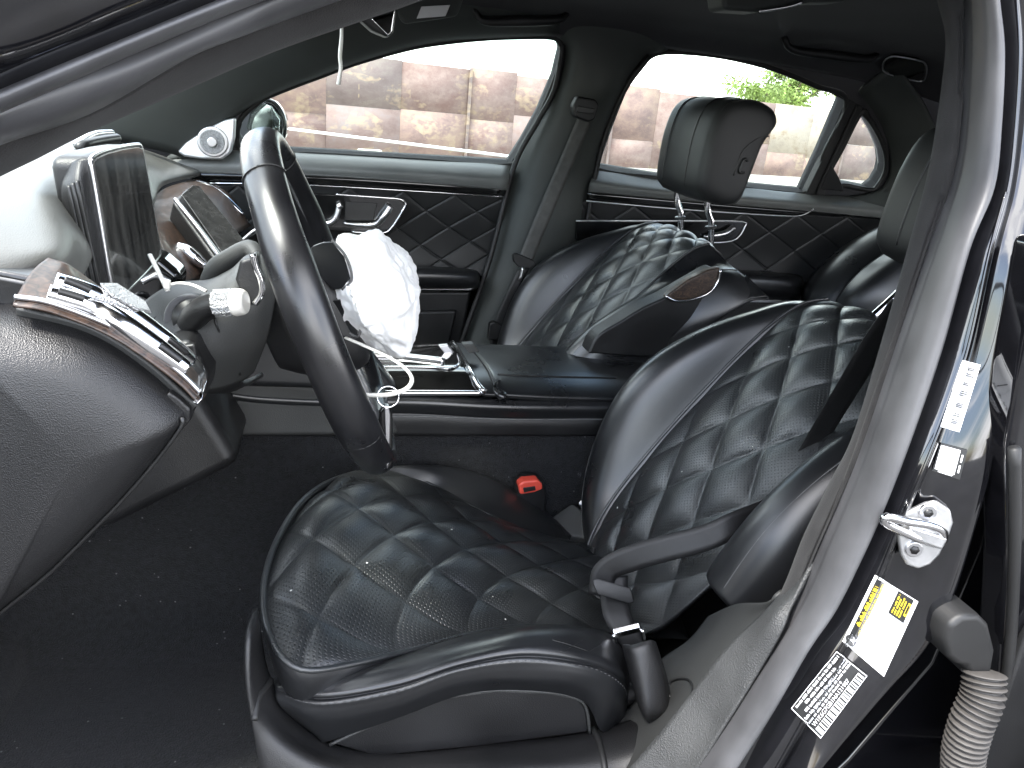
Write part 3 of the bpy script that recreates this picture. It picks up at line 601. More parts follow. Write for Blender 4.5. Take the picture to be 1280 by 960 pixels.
d1 = part('door', (.1, 2.05, .5), 'front passenger door with diamond stitched panel, seen behind the steering wheel')
prism('outer_skin', QQ([(-100, 230, 2.12), (690, 215, 2.12), (690, 700, 2.12), (-100, 700, 2.12)]), (0, .02, 0), m_paint, d1, .004)
rows = [[(190, 214, 1.99), (200, 206, 1.985), (215, 200, 2.0), (230, 197, 2.04)], [(262, 217, 1.985), (270, 205, 1.985), (280, 195, 2.01), (285, 188, 2.045)], [(400, 221, 1.985), (400, 210, 1.98), (400, 198, 2.01), (400, 192, 2.05)], [(520, 229, 1.985), (520, 216, 1.98), (520, 205, 2.01), (520, 199, 2.05)], [(634, 238, 1.985), (636, 225, 1.98), (638, 213, 2.01), (640, 206, 2.05)]]
grid('belt_pad', loft([QQ(r) for r in rows], 40, 14), m_belt, d1, .008)
rows = [[(235, 217, 1.985), (240, 228, 1.992)], [(300, 218, 1.985), (300, 229, 1.992)], [(400, 221, 1.985), (400, 232, 1.992)], [(520, 228, 1.985), (518, 239, 1.992)], [(633, 237, 1.985), (630, 246, 1.992)]]
grid('gloss_strip', loft([QQ(r) for r in rows], 30, 4), m_piano, d1, .008)
tube('chrome_line', QQ([(262, 229, 1.986), (330, 230, 1.986), (400, 232, 1.986), (520, 239, 1.986), (630, 246, 1.986)]), .0022, m_chr, d1, 6)
tube('stitch_line', QQ([(280, 216, 1.979), (400, 219, 1.979), (520, 227, 1.979), (632, 236, 1.979)]), .0012, m_stitch, d1, 5)
G = coons(QQ([(225, 232, 2.0), (400, 232, 2.0), (520, 240, 2.0), (631, 247, 2.0)]), QQ([(225, 400, 2.02), (400, 385, 2.02), (500, 365, 2.02), (602, 345, 2.02)]), QQ([(225, 232, 2.0), (222, 310, 2.03), (225, 400, 2.02)]), QQ([(631, 247, 2.0), (618, 300, 2.03), (602, 345, 2.02)]), 420, 200)
grid('quilted_panel', stitched(G, 6.0, 2.8, .0028), m_lea_d, d1, .01)
bz = [(352, 240), (420, 243), (478, 247), (500, 249), (507, 255), (503, 264), (490, 284), (478, 291), (440, 290), (352, 285)]
p = pprism('switch_panel', bz, 1.985, .02, m_piano, d1, .003); pts = QQ([(a, b, 1.983) for a, b in bz[1:-1]]); tube('chrome_frame', pts, .003, m_chr, d1, 8, 60)
pprism('door_handle_recess', [(432, 252), (472, 254), (466, 276), (430, 276)], 1.983, .004, m_ink, p, .002)
hd = tube('door_handle', QQ([(430, 279, 1.975), (450, 281, 1.972), (470, 280, 1.965), (480, 270, 1.96), (488, 258, 1.965)]), [.006, .008, .009, .012, .012], m_sat, d1, 10, 30, .7)
tube('seat_switch', QQ([(398, 279, 1.972), (412, 279, 1.968), (420, 272, 1.966), (424, 258, 1.968)]), [.005, .007, .007, .007], m_sat, d1, 8)
tube('seat_switch', QQ([(422, 259, 1.966), (427, 256, 1.966)]), [.008, .008], m_sat, d1, 8, 6)
for k in range(2): pprism('memory_button', [(383 + k * 9, 255), (389 + k * 9, 255.5), (389 + k * 9, 262), (383 + k * 9, 261.5)], 1.982, .003, m_gink, p, .0005)
rows = [[(440, 330, 2.0), (440, 335, 1.93), (440, 352, 1.92), (440, 362, 1.95), (440, 366, 2.0)], [(540, 333, 2.0), (540, 337, 1.93), (540, 352, 1.92), (540, 362, 1.95), (540, 366, 2.0)], [(590, 337, 2.0), (590, 340, 1.94), (592, 352, 1.93), (590, 361, 1.95), (588, 364, 2.0)], [(600, 342, 2.0), (600, 344, 1.97), (600, 352, 1.97), (598, 358, 1.98), (597, 360, 2.0)]]
grid('armrest', loft([QQ(r) for r in rows], 24, 20), m_lea_s, d1, .006)
pprism('chrome_strip', [(440, 358), (585, 358), (592, 360), (588, 363), (440, 362)], 1.945, .01, m_sat, d1, .001)
pprism('lower_panel', [(300, 364), (590, 364), (578, 425), (560, 500), (300, 500)], 1.98, .04, m_plast_f, d1, .01)
pprism('door_pocket', [(300, 395), (572, 388), (560, 440), (300, 450)], 1.965, .02, m_plast_f, d1, .008)
# tweeter in the sail corner and mirror outside
tw = [(221, 190), (232, 178), (256, 162), (280, 150), (294, 147), (293, 172), (288, 192), (277, 200), (250, 199), (230, 196)]
m_tw = mat('tweeter_alloy', (.8, .8, .8), .4, .8, var=(40, .05))
sp = pprism('tweeter_cover', tw, 1.97, .03, m_tw, d1, .006)
c = Q(266, 177, 1.965); cyl('tweeter_ring', c, (-.1, 1, 0), .034, .014, m_sat, sp, 32, .003); cyl('tweeter_grille', c + np.array([0, -.008, 0]), (-.1, 1, 0), .027, .008, m_grip, sp, 32, .002); cyl('tweeter_dome', c + np.array([0, -.013, 0]), (-.1, 1, 0), .012, .008, m_sat, sp, 24, .003, .009)
wm = [(286, 150), (292, 137), (308, 127), (328, 122), (344, 128), (355, 142), (359, 158), (357, 175), (345, 186), (310, 189), (290, 180)]
mr = pprism('mirror_housing', wm, 2.2, .12, m_paint, d1, .02)
pprism('mirror_glass', [(296, 152), (302, 138), (326, 127), (340, 133), (350, 150), (349, 172), (340, 182), (304, 182)], 2.195, .01, m_mirror, mr, .002)
tube('mirror_rim', QQ([(326, 123, 2.196), (343, 129, 2.196), (353, 143, 2.196), (356, 160, 2.196), (353, 176, 2.196)]), .006, m_piano, mr, 8)

d2 = part('door', (1.1, 2.05, .5), 'rear passenger door with dark stitched panel, seen past the reclined front seat')
prism('outer_skin', QQ([(695, 220, 2.12), (1250, 262, 2.12), (1250, 700, 2.12), (695, 700, 2.12)]), (0, .02, 0), m_paint, d2, .004)
rows = [[(736, 240, 1.99), (738, 228, 1.985), (742, 217, 2.02), (746, 211, 2.05)], [(820, 248, 1.99), (820, 238, 1.985), (820, 229, 2.02), (820, 223, 2.05)], [(910, 256, 1.99), (910, 246, 1.985), (910, 238, 2.02), (910, 232, 2.05)], [(1010, 264, 1.99), (1008, 255, 1.985), (1007, 247, 2.02), (1006, 242, 2.05)], [(1115, 274, 1.99), (1115, 264, 1.985), (1114, 254, 2.02), (1112, 247, 2.05)]]
grid('belt_pad', loft([QQ(r) for r in rows], 40, 14), m_belt, d2, .008)
rows = [[(735, 241, 1.988), (734, 251, 1.995)], [(860, 252, 1.988), (860, 262, 1.995)], [(985, 263, 1.988), (985, 270, 1.995)], [(1016, 265, 1.988), (1014, 268, 1.995)]]
grid('gloss_strip', loft([QQ(r) for r in rows], 30, 4), m_piano, d2, .008)
tube('chrome_line', QQ([(733, 251, 1.988), (820, 259, 1.988), (900, 265, 1.988), (985, 270, 1.988), (1005, 268, 1.988), (1017, 261, 1.984)]), .0022, m_sat, d2, 6)
tube('stitch_line', QQ([(738, 239, 1.982), (860, 250, 1.982), (1010, 263, 1.982), (1112, 273, 1.982)]), .0012, m_stitch, d2, 5)
G = coons(QQ([(720, 251, 2.005), (860, 262, 2.005), (1000, 268, 2.005), (1120, 275, 2.005)]), QQ([(720, 360, 2.02), (860, 360, 2.02), (1000, 362, 2.02), (1110, 364, 2.02)]), QQ([(720, 251, 2.005), (720, 310, 2.03), (720, 360, 2.02)]), QQ([(1120, 275, 2.005), (1115, 320, 2.03), (1110, 364, 2.02)]), 420, 160)
grid('quilted_panel', stitched(G, 6.0, 2.0, .0022), m_lea_d, d2, .01)
bz = [(720, 276), (800, 276), (900, 276), (928, 277), (932, 281), (918, 300), (880, 304), (720, 300)]
pprism('switch_panel', bz, 1.99, .02, m_piano, d2, .003); tube('chrome_frame', QQ([(a, b, 1.988) for a, b in bz[:-1]]), .0025, m_sat, d2, 8, 40)
tube('door_handle', QQ([(880, 296, 1.98), (905, 292, 1.975), (917, 284, 1.98)]), [.006, .009, .009], m_sat, d2, 8)
rows = [[(720, 334, 2.01), (720, 338, 1.94), (720, 360, 1.93), (720, 372, 1.96)], [(890, 336, 2.01), (890, 341, 1.94), (890, 362, 1.93), (890, 374, 1.96)], [(990, 342, 2.01), (990, 346, 1.94), (992, 364, 1.93), (990, 376, 1.96)], [(1006, 352, 2.01), (1006, 354, 1.98), (1006, 364, 1.97), (1003, 370, 1.98)]]
grid('armrest', loft([QQ(r) for r in rows], 24, 18), m_lea_s, d2, .006)
pprism('chrome_strip', [(760, 370), (880, 373), (996, 376), (998, 379), (880, 377), (760, 374)], 1.95, .008, m_sat, d2, .001)
pprism('lower_panel', [(700, 374), (1040, 378), (1020, 500), (700, 500)], 1.985, .04, m_plast_f, d2, .01)

# ================================================================== SEATS
def seat_back(par, O, rec, yc, near, short=False):
    """near=-1: the side facing the lens is the low-y one. local axes: t up the backrest, s across, n out of it"""
    th = R_(rec); T = np.array([math.sin(th), 0, math.cos(th)]); N = np.array([-math.cos(th), 0, math.sin(th)]); O = np.array([O[0], yc, O[1]])
    def W(t, s, n): return O + T * t + N * n + np.array([0, s, 0])
    ts = [-.02, .03, .1, .2, .3, .4, .48, .54, .575, .585, .57]
    nz_ = [.0, .01, .012, .014, .012, .008, .0, -.012, -.04, -.085, -.13]
    wi = [.085, .118, .142, .152, .155, .155, .155, .15, .138, .12, .105]
    rows = [[W(t, -w_, n), W(t, -w_ * .5, n + .006), W(t, 0, n + .008), W(t, w_ * .5, n + .006), W(t, w_, n)] for t, n, w_ in zip(ts, nz_, wi)]
    G = loft(rows, 260, 120)
    Gq = quilt(G, 7.0, 3.0, .0105, .5, O + N * 2 + T * .3)
    grid('backrest_insert', Gq, m_perf, par, .01, O + N * 2 + T * .3)
    bt = [-.01, .04, .1, .18, .26, .34, .42, .49, .545, .578]
    cr_n = [-.03, .015, .05, .082, .098, .09, .06, .02, -.015, -.06]
    cr_s = [.155, .185, .205, .215, .218, .215, .207, .196, .182, .16]
    ou_s = [.19, .225, .25, .262, .267, .264, .254, .238, .218, .19]
    iw = np.interp(bt, ts[:9], wi[:9]); inn_ = np.interp(bt, ts[:9], nz_[:9])
    full = cr_n
    for sg in (-1, 1):
        cr_n = [c - (0 if short or sg > 0 else .045 * min(1, max(0, (t - .12) / .25))) for c, t in zip(full, bt)]
        nm = 'backrest_bolster'
        rows = [[W(t, sg * (i_ - .008), n_ - .012), W(t, sg * (i_ + .004), n_ + .004), W(t, sg * (i_ + .5 * (c_ - i_)), n_ + .72 * (c - n_) + .004), W(t, sg * c_, c), W(t, sg * (c_ + .7 * (o_ - c_)), c - .016), W(t, sg * o_, c - .055), W(t, sg * (o_ + .004), min(c - .1, -.06)), W(t, sg * (o_ - .012), -.13)] for t, i_, n_, c, c_, o_ in zip(bt, iw, inn_, cr_n, cr_s, ou_s)]
        if short and sg < 0:        # outer bolster ends in a blunt corner above the belt anchor
            rows = rows[3:]; m0 = sum(rows[0]) / len(rows[0]); rows = [[m0 + (p - m0) * .35 - T * .022 for p in rows[0]], [m0 + (p - m0) * .85 - T * .018 for p in rows[0]]] + rows
        else: rows = [[W(-.035, sg * (abs((p - O)[1]) * .6 + .06), -.04 + .2 * ((p - O) @ N)) for p in rows[0]]] + rows
        G = loft(rows, 70, 40); grid(nm, G, m_lea_s, par, .006, O + N * .5 + np.array([0, sg * 1.2, 0]) + T * .3)
        tube('piping', [r[1] + N * .002 for r in rows[1:]], .0026, m_lea, par, 6, 60)
        tube('seam_stitch', [r[4] * .55 + r[3] * .45 + N * .003 for r in rows[1:]], .0011, m_stitch, par, 5, 60)
    # shell behind and its side
    rows = [[W(t, s, -.12 + .0 * t - (.05 if abs(s) < .2 else 0) * math.sin(math.pi * min(1, max(0, t / .6)))) for s in (-k * .27, -k * .2, 0, k * .2, k * .27)] for t, k in [(-.06, .7), (.05, .9), (.2, .98), (.35, .97), (.48, .85), (.56, .65), (.58, .55)]]
    grid('back_shell', loft(rows, 30, 24), m_plast_f, par, .01, O - N * 3)
    return W
def headrest(par, c, wd, rake):
    """closed cushion; c = centre of its foot, profile in x-z swept across"""
    prof = [(-.012, .0), (.045, -.006), (.078, .012), (.088, .07), (.096, .13), (.112, .165), (.118, .182), (.10, .203), (.05, .214), (-.005, .205), (-.034, .18), (-.045, .13), (-.043, .07), (-.034, .02)]
    P = cr(np.array(prof + [prof[0]]), 57)[:-1] * np.array([.86, 1]); cen = P.mean(0); th = R_(rake)
    out = []
    for s, k in [(-1, .55), (-.985, .78), (-.95, .9), (-.88, .965), (-.7, .99), (0, 1.0), (.7, .99), (.88, .965), (.95, .9), (.985, .78), (1, .55)]:
        q = cen + (P - cen) * k; bow = -.012 * (1 - s * s)
        x = q[:, 0] * math.cos(th) + q[:, 1] * math.sin(th); z = -q[:, 0] * math.sin(th) + q[:, 1] * math.cos(th)
        front = (q[:, 0] < .02)
        out.append(np.stack([c[0] + x + bow * front, np.full(len(q), c[1] + s * wd / 2), c[2] + z], 1))
    h = rings('headrest', cr(np.array(out), 50), m_lea_d, par)
    for s in (-.45, .0, .45):
        pp = []
        for k in list(range(30, 54, 2)):
            q = P[k]; x = q[0] * math.cos(th) + q[1] * math.sin(th); z = -q[0] * math.sin(th) + q[1] * math.cos(th); pp.append((c[0] + x - .011 * (1 - s * s), c[1] + s * wd / 2, c[2] + z))
        if s: tube('seam', pp, .0018, m_ink, h, 6, 40)
    q = P.copy(); k_ = .965; pp = []
    for k in range(4, 50, 2):
        a = cen + (q[k] - cen) * k_; x = a[0] * math.cos(th) + a[1] * math.sin(th); z = -a[0] * math.sin(th) + a[1] * math.cos(th); pp.append((c[0] + x, c[1] - .89 * wd / 2, c[2] + z))
    tube('seam', pp, .0018, m_ink, h, 6, 60)
    def L_(a, b, s): x = a * math.cos(th) + b * math.sin(th); z = -a * math.sin(th) + b * math.cos(th); return np.array([c[0] + x, c[1] + s, c[2] + z])
    tube('release_button', [L_(.052, .095, -wd / 2 - .0015), L_(.042, .095, -wd / 2 - .002), L_(.040, .07, -wd / 2 - .002), L_(.052, .07, -wd / 2 - .0015)], .0028, m_ink, h, 6, 20)
    tube('side_seam', [L_(.085, .15, -wd / 2 * .985), L_(.06, .14, -wd / 2 * .995), L_(.035, .11, -wd / 2), L_(.03, .06, -wd / 2)], .0014, m_ink, h, 6, 20)
    return h
# --- driver cushion, traced on its sloping plane
CP0, CPN = (-.05, 0, .66), (.16, 0, .5)
def CQ(px, py, dz=0): return QL(px, py, CP0, CPN) + np.array([0, 0, dz])
near_e = [CQ(*p) for p in [(385, 838), (440, 830), (520, 811), (575, 796), (640, 784), (700, 784), (775, 792), (860, 800)]]
far_e = [CQ(*p) for p in [(430, 595), (462, 588), (500, 592), (545, 609), (600, 638), (650, 660), (700, 675), (800, 692)]]
front_e = [CQ(*p) for p in [(385, 838), (356, 825), (338, 797), (329, 760), (332, 715), (347, 672), (372, 632), (400, 608), (430, 595)]]
rear_e = [near_e[-1], .5 * (near_e[-1] + far_e[-1]), far_e[-1]]
CG = coons(near_e, far_e, front_e, rear_e, 300, 190)
u = np.linspace(0, 1, 300)[:, None]; v = np.linspace(0, 1, 190)[None]
CG[..., 2] += .022 * np.sin(math.pi * v) ** .8 * (np.sin(math.pi * np.clip(u * 1.6, 0, .5)) ** .7) - .012 * np.exp(-(u / .05) ** 2)
def front_seat(name, loc, label, group, drv):
    S = part(name, loc, label); st_ = []
    dx = np.zeros(3) if drv else np.array([-.02, .72, -.03])
    q = quilt(CG, 5.5, 3.4, .0105, .5, (0, .9, 3))
    grid('cushion_insert', q + dx, m_perf, S, .01, (0, .9, 3))
    tube('piping', np.array(near_e[::-1][1:] + front_e[1:] + far_e[1:]) + dx, .0035, m_lea, S, 6, 160)
    # lip under the front edge
    fe = even(near_e[:4][::-1] + front_e[1:] + far_e[1:3], 80)
    c = fe.mean(0); inn_ = (c - fe); inn_[:, 2] = 0; inn_ /= np.linalg.norm(inn_, axis=1, keepdims=True)
    G = np.stack([fe + dx, fe + inn_ * -.002 + np.array([0, 0, -.012]) + dx, fe + inn_ * .004 + np.array([0, 0, -.035]) + dx, fe + inn_ * .012 + np.array([0, 0, -.055]) + dx, fe + inn_ * .03 + np.array([0, 0, -.07]) + dx])
    grid('cushion_lip', loft(list(G), 16, 80), m_lea_s, S, .004, (-3, .4, .6))
    rows = [[(370, 835, .72), (347, 845, .70), (344, 862, .675), (352, 885, .665), (402, 926, .675)], [(420, 835, .705), (408, 850, .665), (404, 874, .648), (398, 898, .645), (412, 926, .66)], [(520, 812, .715), (508, 826, .67), (497, 858, .642), (490, 882, .64), (496, 898, .655)], [(600, 790, .745), (590, 801, .68), (575, 832, .644), (574, 852, .64), (580, 868, .655)],
            [(680, 780, .775), (668, 785, .69), (655, 819, .646), (652, 846, .64), (660, 863, .655)], [(742, 786, .775), (736, 792, .70), (734, 828, .65), (730, 852, .64), (728, 876, .655)], [(772, 800, .77), (776, 814, .72), (774, 846, .66), (768, 880, .65), (752, 914, .655)], [(782, 830, .78), (787, 850, .75), (785, 872, .70), (782, 892, .68), (776, 910, .68)]]
    G = loft([QQ(r) for r in rows], 120, 150) + dx; vv = np.linspace(0, 1, 150)[None, :, None]; gn = gnorm(G, np.array([.2, -1, 2]))
    fade = np.clip(np.minimum(np.linspace(0, 1, 120), np.linspace(1, 0, 120)) * 14, 0, 1)[:, None, None]
    G = G + gn * fade * (-.0042 * np.exp(-((vv - .5) / .014) ** 2) + .0016 * np.exp(-((vv - .56) / .04) ** 2) + .0016 * np.exp(-((vv - .44) / .04) ** 2))
    grid('cushion_bolster', G, m_lea_s, S, .006, (.2, -1, 2))
    for k in range(4, 114, 2):      # single stitches beside the seam
        p, q = G[k, 83] + gn[k, 83] * .0006, G[k + 1, 83] + gn[k + 1, 83] * .0006
        st_.append((p, q))
    sv_, sf_ = [], []
    for p, q in st_:
        w_ = np.array([0, -.0005, .0009]); n0 = len(sv_); sv_ += [p - w_, q - w_, q + w_, p + w_]; sf_.append((n0, n0 + 1, n0 + 2, n0 + 3))
    mesh('seam_stitches', sv_, sf_, m_stitch, S, False)['kind'] = 'stuff'
    if drv:
        b = bvh_of(G)
        for cre in ([(700, 815), (715, 808), (728, 800)], [(722, 822), (740, 812), (752, 804)], [(690, 800), (712, 806), (735, 814)]):
            pp = [hit(b, x, y, .0002) for x, y in cre]; pp = [p for p in pp if p is not None]
            if len(pp) > 1: tube('leather_crease', pp, .0006, m_ink, S, 4, 12)
    rows = [[(455, 588, 1.125), (462, 586, 1.14), (478, 590, 1.16), (490, 600, 1.175)], [(500, 593, 1.145), (508, 583, 1.155), (522, 582, 1.175), (535, 592, 1.19)], [(545, 611, 1.14), (555, 592, 1.16), (572, 585, 1.18), (585, 598, 1.195)], [(600, 641, 1.095), (612, 614, 1.14), (626, 603, 1.175), (640, 618, 1.19)], [(650, 663, 1.085), (662, 642, 1.13), (676, 636, 1.17), (690, 652, 1.185)], [(700, 678, 1.075), (712, 670, 1.11), (724, 671, 1.15), (735, 685, 1.17)]]
    G = loft([QQ(r) for r in rows], 60, 24) + dx; grid('cushion_bolster', G, m_lea_s, S, .006, (0, .8, 3))
    pprism_pts = QQ([(a, b_, .664) for a, b_ in [(412, 930), (450, 912), (500, 890), (560, 870), (620, 862), (690, 865), (722, 873), (733, 886), (737, 916), (600, 934), (470, 947)]])
    prism('seat_side_cover', [p + dx for p in pprism_pts], (0, .03, 0), m_plast_f, S, .004)
    tube('cover_rim', [p + dx - np.array([0, .001, 0]) for p in pprism_pts[:9]], .002, m_trim, S, 6, 60)
    box('seat_base', np.array([.2, .93, .43]) + dx, (.42, .44, .17), m_plast_f, S, None, .02)
    box('seat_runner', np.array([.25, .76, .335]) + dx, (.6, .04, .04), m_sat, S); box('seat_runner', np.array([.25, 1.1, .335]) + dx, (.6, .04, .04), m_sat, S)
    if drv:
        seat_back(S, (.42, .5), 35, .925, -1, True); headrest(S, (.855, .935, 1.03), .27, 12)
        for s in (-.06, .06): tube('headrest_post', [(.80, .935 + s, .93), (.86, .935 + s, 1.0), (.88, .935 + s, 1.06)], .007, m_chr, S, 12)
    else:
        seat_back(S, (.405, .525), 38, 1.655, -1); headrest(S, Q(864, 243, 1.65) + np.array([-.012, 0, 0]), .265, 6)
        for s, q in ((.065, (848, 274)), (-.06, (886, 286))):
            p = Q(*q, 1.65 + s); tube('headrest_post', [p + np.array([.012, 0, -.04]), p + np.array([.004, 0, .012]), p + np.array([-.012, 0, .045]), p + np.array([-.016, 0, .09])], .0072, m_chr, S, 12)
            cyl('post_collar', p + np.array([.004, 0, .004]), (-.2, 0, 1), .013, .006, m_plast_f, S, 20)
        # trim piece let into the side of the backrest
        tr = pprism('side_trim', [(832, 372), (838, 366), (860, 350), (885, 338), (901, 334), (897, 352), (886, 366), (866, 374), (846, 376)], 1.366, .02, m_wood, S, .004)
        tube('chrome_edge', QQ([(832, 370, 1.364), (845, 376, 1.364), (866, 374, 1.364), (886, 366, 1.364), (897, 353, 1.364), (901, 337, 1.364)]), .0028, m_chr, tr, 8)
        pprism('side_shell', [(735, 442), (747, 420), (775, 402), (803, 385), (833, 371), (866, 352), (897, 336), (893, 355), (880, 372), (862, 400), (838, 425), (828, 446)], 1.372, .05, m_plast_f, S, .008, 60)
    return S
front_seat('front_seat', (.2, .93, .3), 'black diamond quilted driver seat beside the open doorway', 'front seats', True)
front_seat('front_seat', (.2, 1.65, .3), 'black quilted front passenger seat beyond the console with upright headrest', 'front seats', False)

# rear bench
rs = part('rear_bench', (1.6, 1.3, .3), 'black leather rear bench seat behind the front seats')
rows = [[(x, y, z) for y in (.75, 1.0, 1.29, 1.6, 1.9)] for x, z in [(1.42, .55), (1.5, .62), (1.6, .8), (1.7, .98), (1.78, 1.02), (1.86, .99)]]
grid('rear_backrest', quilt(loft(rows, 120, 120), 5, 7, .008, .4, (0, 1.3, 1)), m_perf, rs, .02, (0, 1.3, 1))
rows = [[(x, y, z) for y in (.7, 1.0, 1.29, 1.6, 1.92)] for x, z in [(.98, .45), (.98, .56), (1.06, .6), (1.3, .58), (1.5, .55)]]
grid('rear_cushion', loft(rows, 30, 30), m_lea_s, rs, .02, (0, 1.3, 3))
rows = [[(1124, 272, 1.95), (1112, 278, 1.9), (1118, 292, 1.84), (1128, 310, 1.8)], [(1080, 292, 1.95), (1072, 300, 1.89), (1082, 318, 1.83), (1092, 335, 1.8)], [(1040, 318, 1.95), (1036, 328, 1.89), (1050, 345, 1.83), (1062, 362, 1.8)], [(1008, 352, 1.95), (1008, 364, 1.89), (1026, 380, 1.83), (1040, 395, 1.8)], [(998, 390, 1.95), (998, 400, 1.89), (1018, 415, 1.83), (1030, 430, 1.8)]]
grid('rear_side_bolster', loft([QQ(r) for r in rows], 40, 20), m_lea_s, rs, .006)
rows = [[(1130, 300, 1.82), (1150, 300, 1.75), (1180, 300, 1.7)], [(1085, 330, 1.8), (1110, 335, 1.74), (1150, 340, 1.7)], [(1055, 360, 1.79), (1075, 370, 1.74), (1120, 375, 1.7)], [(1030, 400, 1.79), (1060, 410, 1.74), (1100, 420, 1.7)]]
grid('rear_backrest_wing', loft([QQ(r) for r in rows], 40, 20), m_lea_s, rs, .006)

# ================================================================== CENTRE CONSOLE
cn = part('centre_console', (.3, 1.3, .3), 'black centre console with leather armrest lid and gloss panel between the seats')
YN = 1.2
rows = []
for (a, b_, c_, d_, e_) in [((628, 498), (624, 490), (612, 462), (592, 436), (580, 428)), ((634, 500), (632, 491), (622, 462), (606, 437), (598, 430)), ((690, 504), (690, 494), (690, 467), (690, 442), (690, 433)), ((765, 505), (768, 496), (775, 470), (780, 446), (784, 437)), ((800, 505), (802, 496), (806, 472), (810, 448), (812, 440))]:
    rows.append(QQ([(*a, YN + .005), (*b_, YN - .005), (*c_, YN + .07), (*d_, YN + .22), (*e_, YN + .28)]))
AR = loft(rows, 50, 30); grid('armrest_lid', AR, m_lea_s, cn, .01, (.3, .6, 3)); AB = bvh_of(AR)
pp = [hit(AB, x, y, .0006) for x, y in [(622, 468), (650, 470), (690, 471), (730, 472), (770, 473)]]; tube('seam', [p for p in pp if p is not None], .0016, m_ink, cn, 5, 40)
rows = [QQ([(572, 496, YN + .005), (566, 489, YN - .003), (545, 455, YN + .07), (520, 432, YN + .22), (510, 425, YN + .28)]), QQ([(600, 498, YN + .005), (596, 490, YN - .003), (580, 458, YN + .07), (572, 434, YN + .22), (565, 426, YN + .28)]), QQ([(627, 498, YN + .005), (622, 491, YN - .003), (610, 463, YN + .07), (590, 437, YN + .22), (578, 429, YN + .28)])]
rows2 = [QQ([(x + dx_, y, yy) for (x, y, yy), dx_ in zip([(606, 498, YN + .005), (601, 490, YN - .004), (585, 462, YN + .07), (570, 436, YN + .22), (562, 427, YN + .28)], [0] * 5)]), rows[2]]
grid('console_bridge', loft([rows2[0], .5 * (np.array(rows2[0]) + np.array(rows2[1])), rows2[1]], 16, 24), m_lea_s, cn, .008, (.3, .6, 3))
tube('lid_gap', [r + np.array([0, 0, .001]) for r in rows[2]], .003, m_ink, cn, 6, 30)
tube('chrome_edge', QQ([(608, 490, YN - .006), (600, 484, YN + .0), (586, 460, YN + .07), (573, 437, YN + .22), (566, 428, YN + .27)]), .0045, m_chr, cn, 8, 30)
pprism('slide_switch', [(578, 431), (592, 430), (600, 440), (586, 442)], YN + .12, .02, m_trim, cn, .002)
# gloss deck in front of the lid, sloping towards the dash
dk = [[(604, 489, YN), (584, 459, YN + .07), (570, 436, YN + .2), (562, 428, YN + .28)], [(540, 488, YN), (530, 458, YN + .07), (520, 438, YN + .2), (512, 430, YN + .28)], [(470, 487, YN), (468, 458, YN + .07), (464, 438, YN + .2), (460, 431, YN + .28)], [(400, 485, YN), (400, 455, YN + .07), (398, 425, YN + .2), (396, 410, YN + .28)], [(300, 478, YN), (306, 440, YN + .07), (310, 400, YN + .2), (312, 380, YN + .28)]]
DK = loft([QQ(r) for r in dk], 40, 14); deck = grid('gloss_deck', DK, m_piano, cn, .012, (.3, .6, 3)); DB = bvh_of(DK)
def dtube(n, px, r, m): 
    pp = [hit(DB, x, y, .002) for x, y in px]; pp = [p for p in pp if p is not None]; return tube(n, pp, r, m, cn, 8, 30)
dtube('chrome_band', [(465, 446), (500, 447), (530, 450), (555, 453)], .007, m_sat)
dtube('lid_outline', [(470, 459), (540, 460), (562, 462), (574, 455), (572, 444)], .002, m_chr)
pprism('start_button', [(548, 432), (560, 431), (568, 441), (556, 443)], YN + .17, .01, m_sat, deck, .002)
tube('chrome_line', QQ([(300, 482, YN - .003), (340, 486, YN - .003), (400, 488, YN - .004), (480, 491, YN - .005), (560, 491, YN - .005), (606, 491, YN - .005)]), .0042, m_chr, cn, 8)
rows = [QQ([(x, 492 + k, YN), (x, 503 + k, YN - .012), (x, 513 + k, YN - .006), (x, 517 + k, YN)]) for x, k in [(280, -10), (330, -4), (420, 0), (520, 1), (640, 7), (800, 8)]]
grid('side_roll', loft(rows, 40, 14), m_lea_s, cn, .006)
rows = [QQ([(x, 514 + k, YN), (x, 525 + k, YN - .004), (x, 545, YN - .001)]) for x, k in [(210, -14), (330, -4), (420, 0), (520, 1), (640, 6), (810, 7)]]
grid('side_panel', loft(rows, 40, 10), m_plast_f, cn, .01)
tube('stitch_line', QQ([(460, 520, YN - .005), (540, 521, YN - .005), (640, 524, YN - .005), (760, 524, YN - .005)]), .0012, m_stitch, cn, 5)
z_t = Q(540, 545, YN)[2]
grid('tunnel_carpet', loft([[(x, YN + .02, z_t + .01), (x, YN + .005, z_t - .02), (x, YN, .5), (x, YN - .01, .38), (x, YN - .04, .325), (x, YN - .12, .296)] for x in (-.8, -.3, .3, .9, 1.2)], 30, 24), m_carp, cn, 0)
box('console_core', (.25, YN + .16, .5), (.95, .24, .36), m_plast_f, cn)
# fluff caught in the carpet
v, f = [], []
c = Q(723, 592, YN - .012)
for k in range(46):
    a = random.uniform(0, 6.28); r = abs(random.gauss(0, .007)); p = c + np.array([r * math.cos(a), -.001, r * 1.5 * math.sin(a)]); q = p + np.array([random.gauss(0, .0015), -.001, random.gauss(0, .002)]); n = len(v)
    v += [p, p + np.array([.0005, 0, .0003]), q + np.array([.0005, 0, .0003]), q]; f.append((n, n + 1, n + 2, n + 3))
tag(mesh('carpet_fluff', v, f, m_gink, None, False), 'patch of pale fluff caught on the console carpet', 'fluff', kind='stuff')

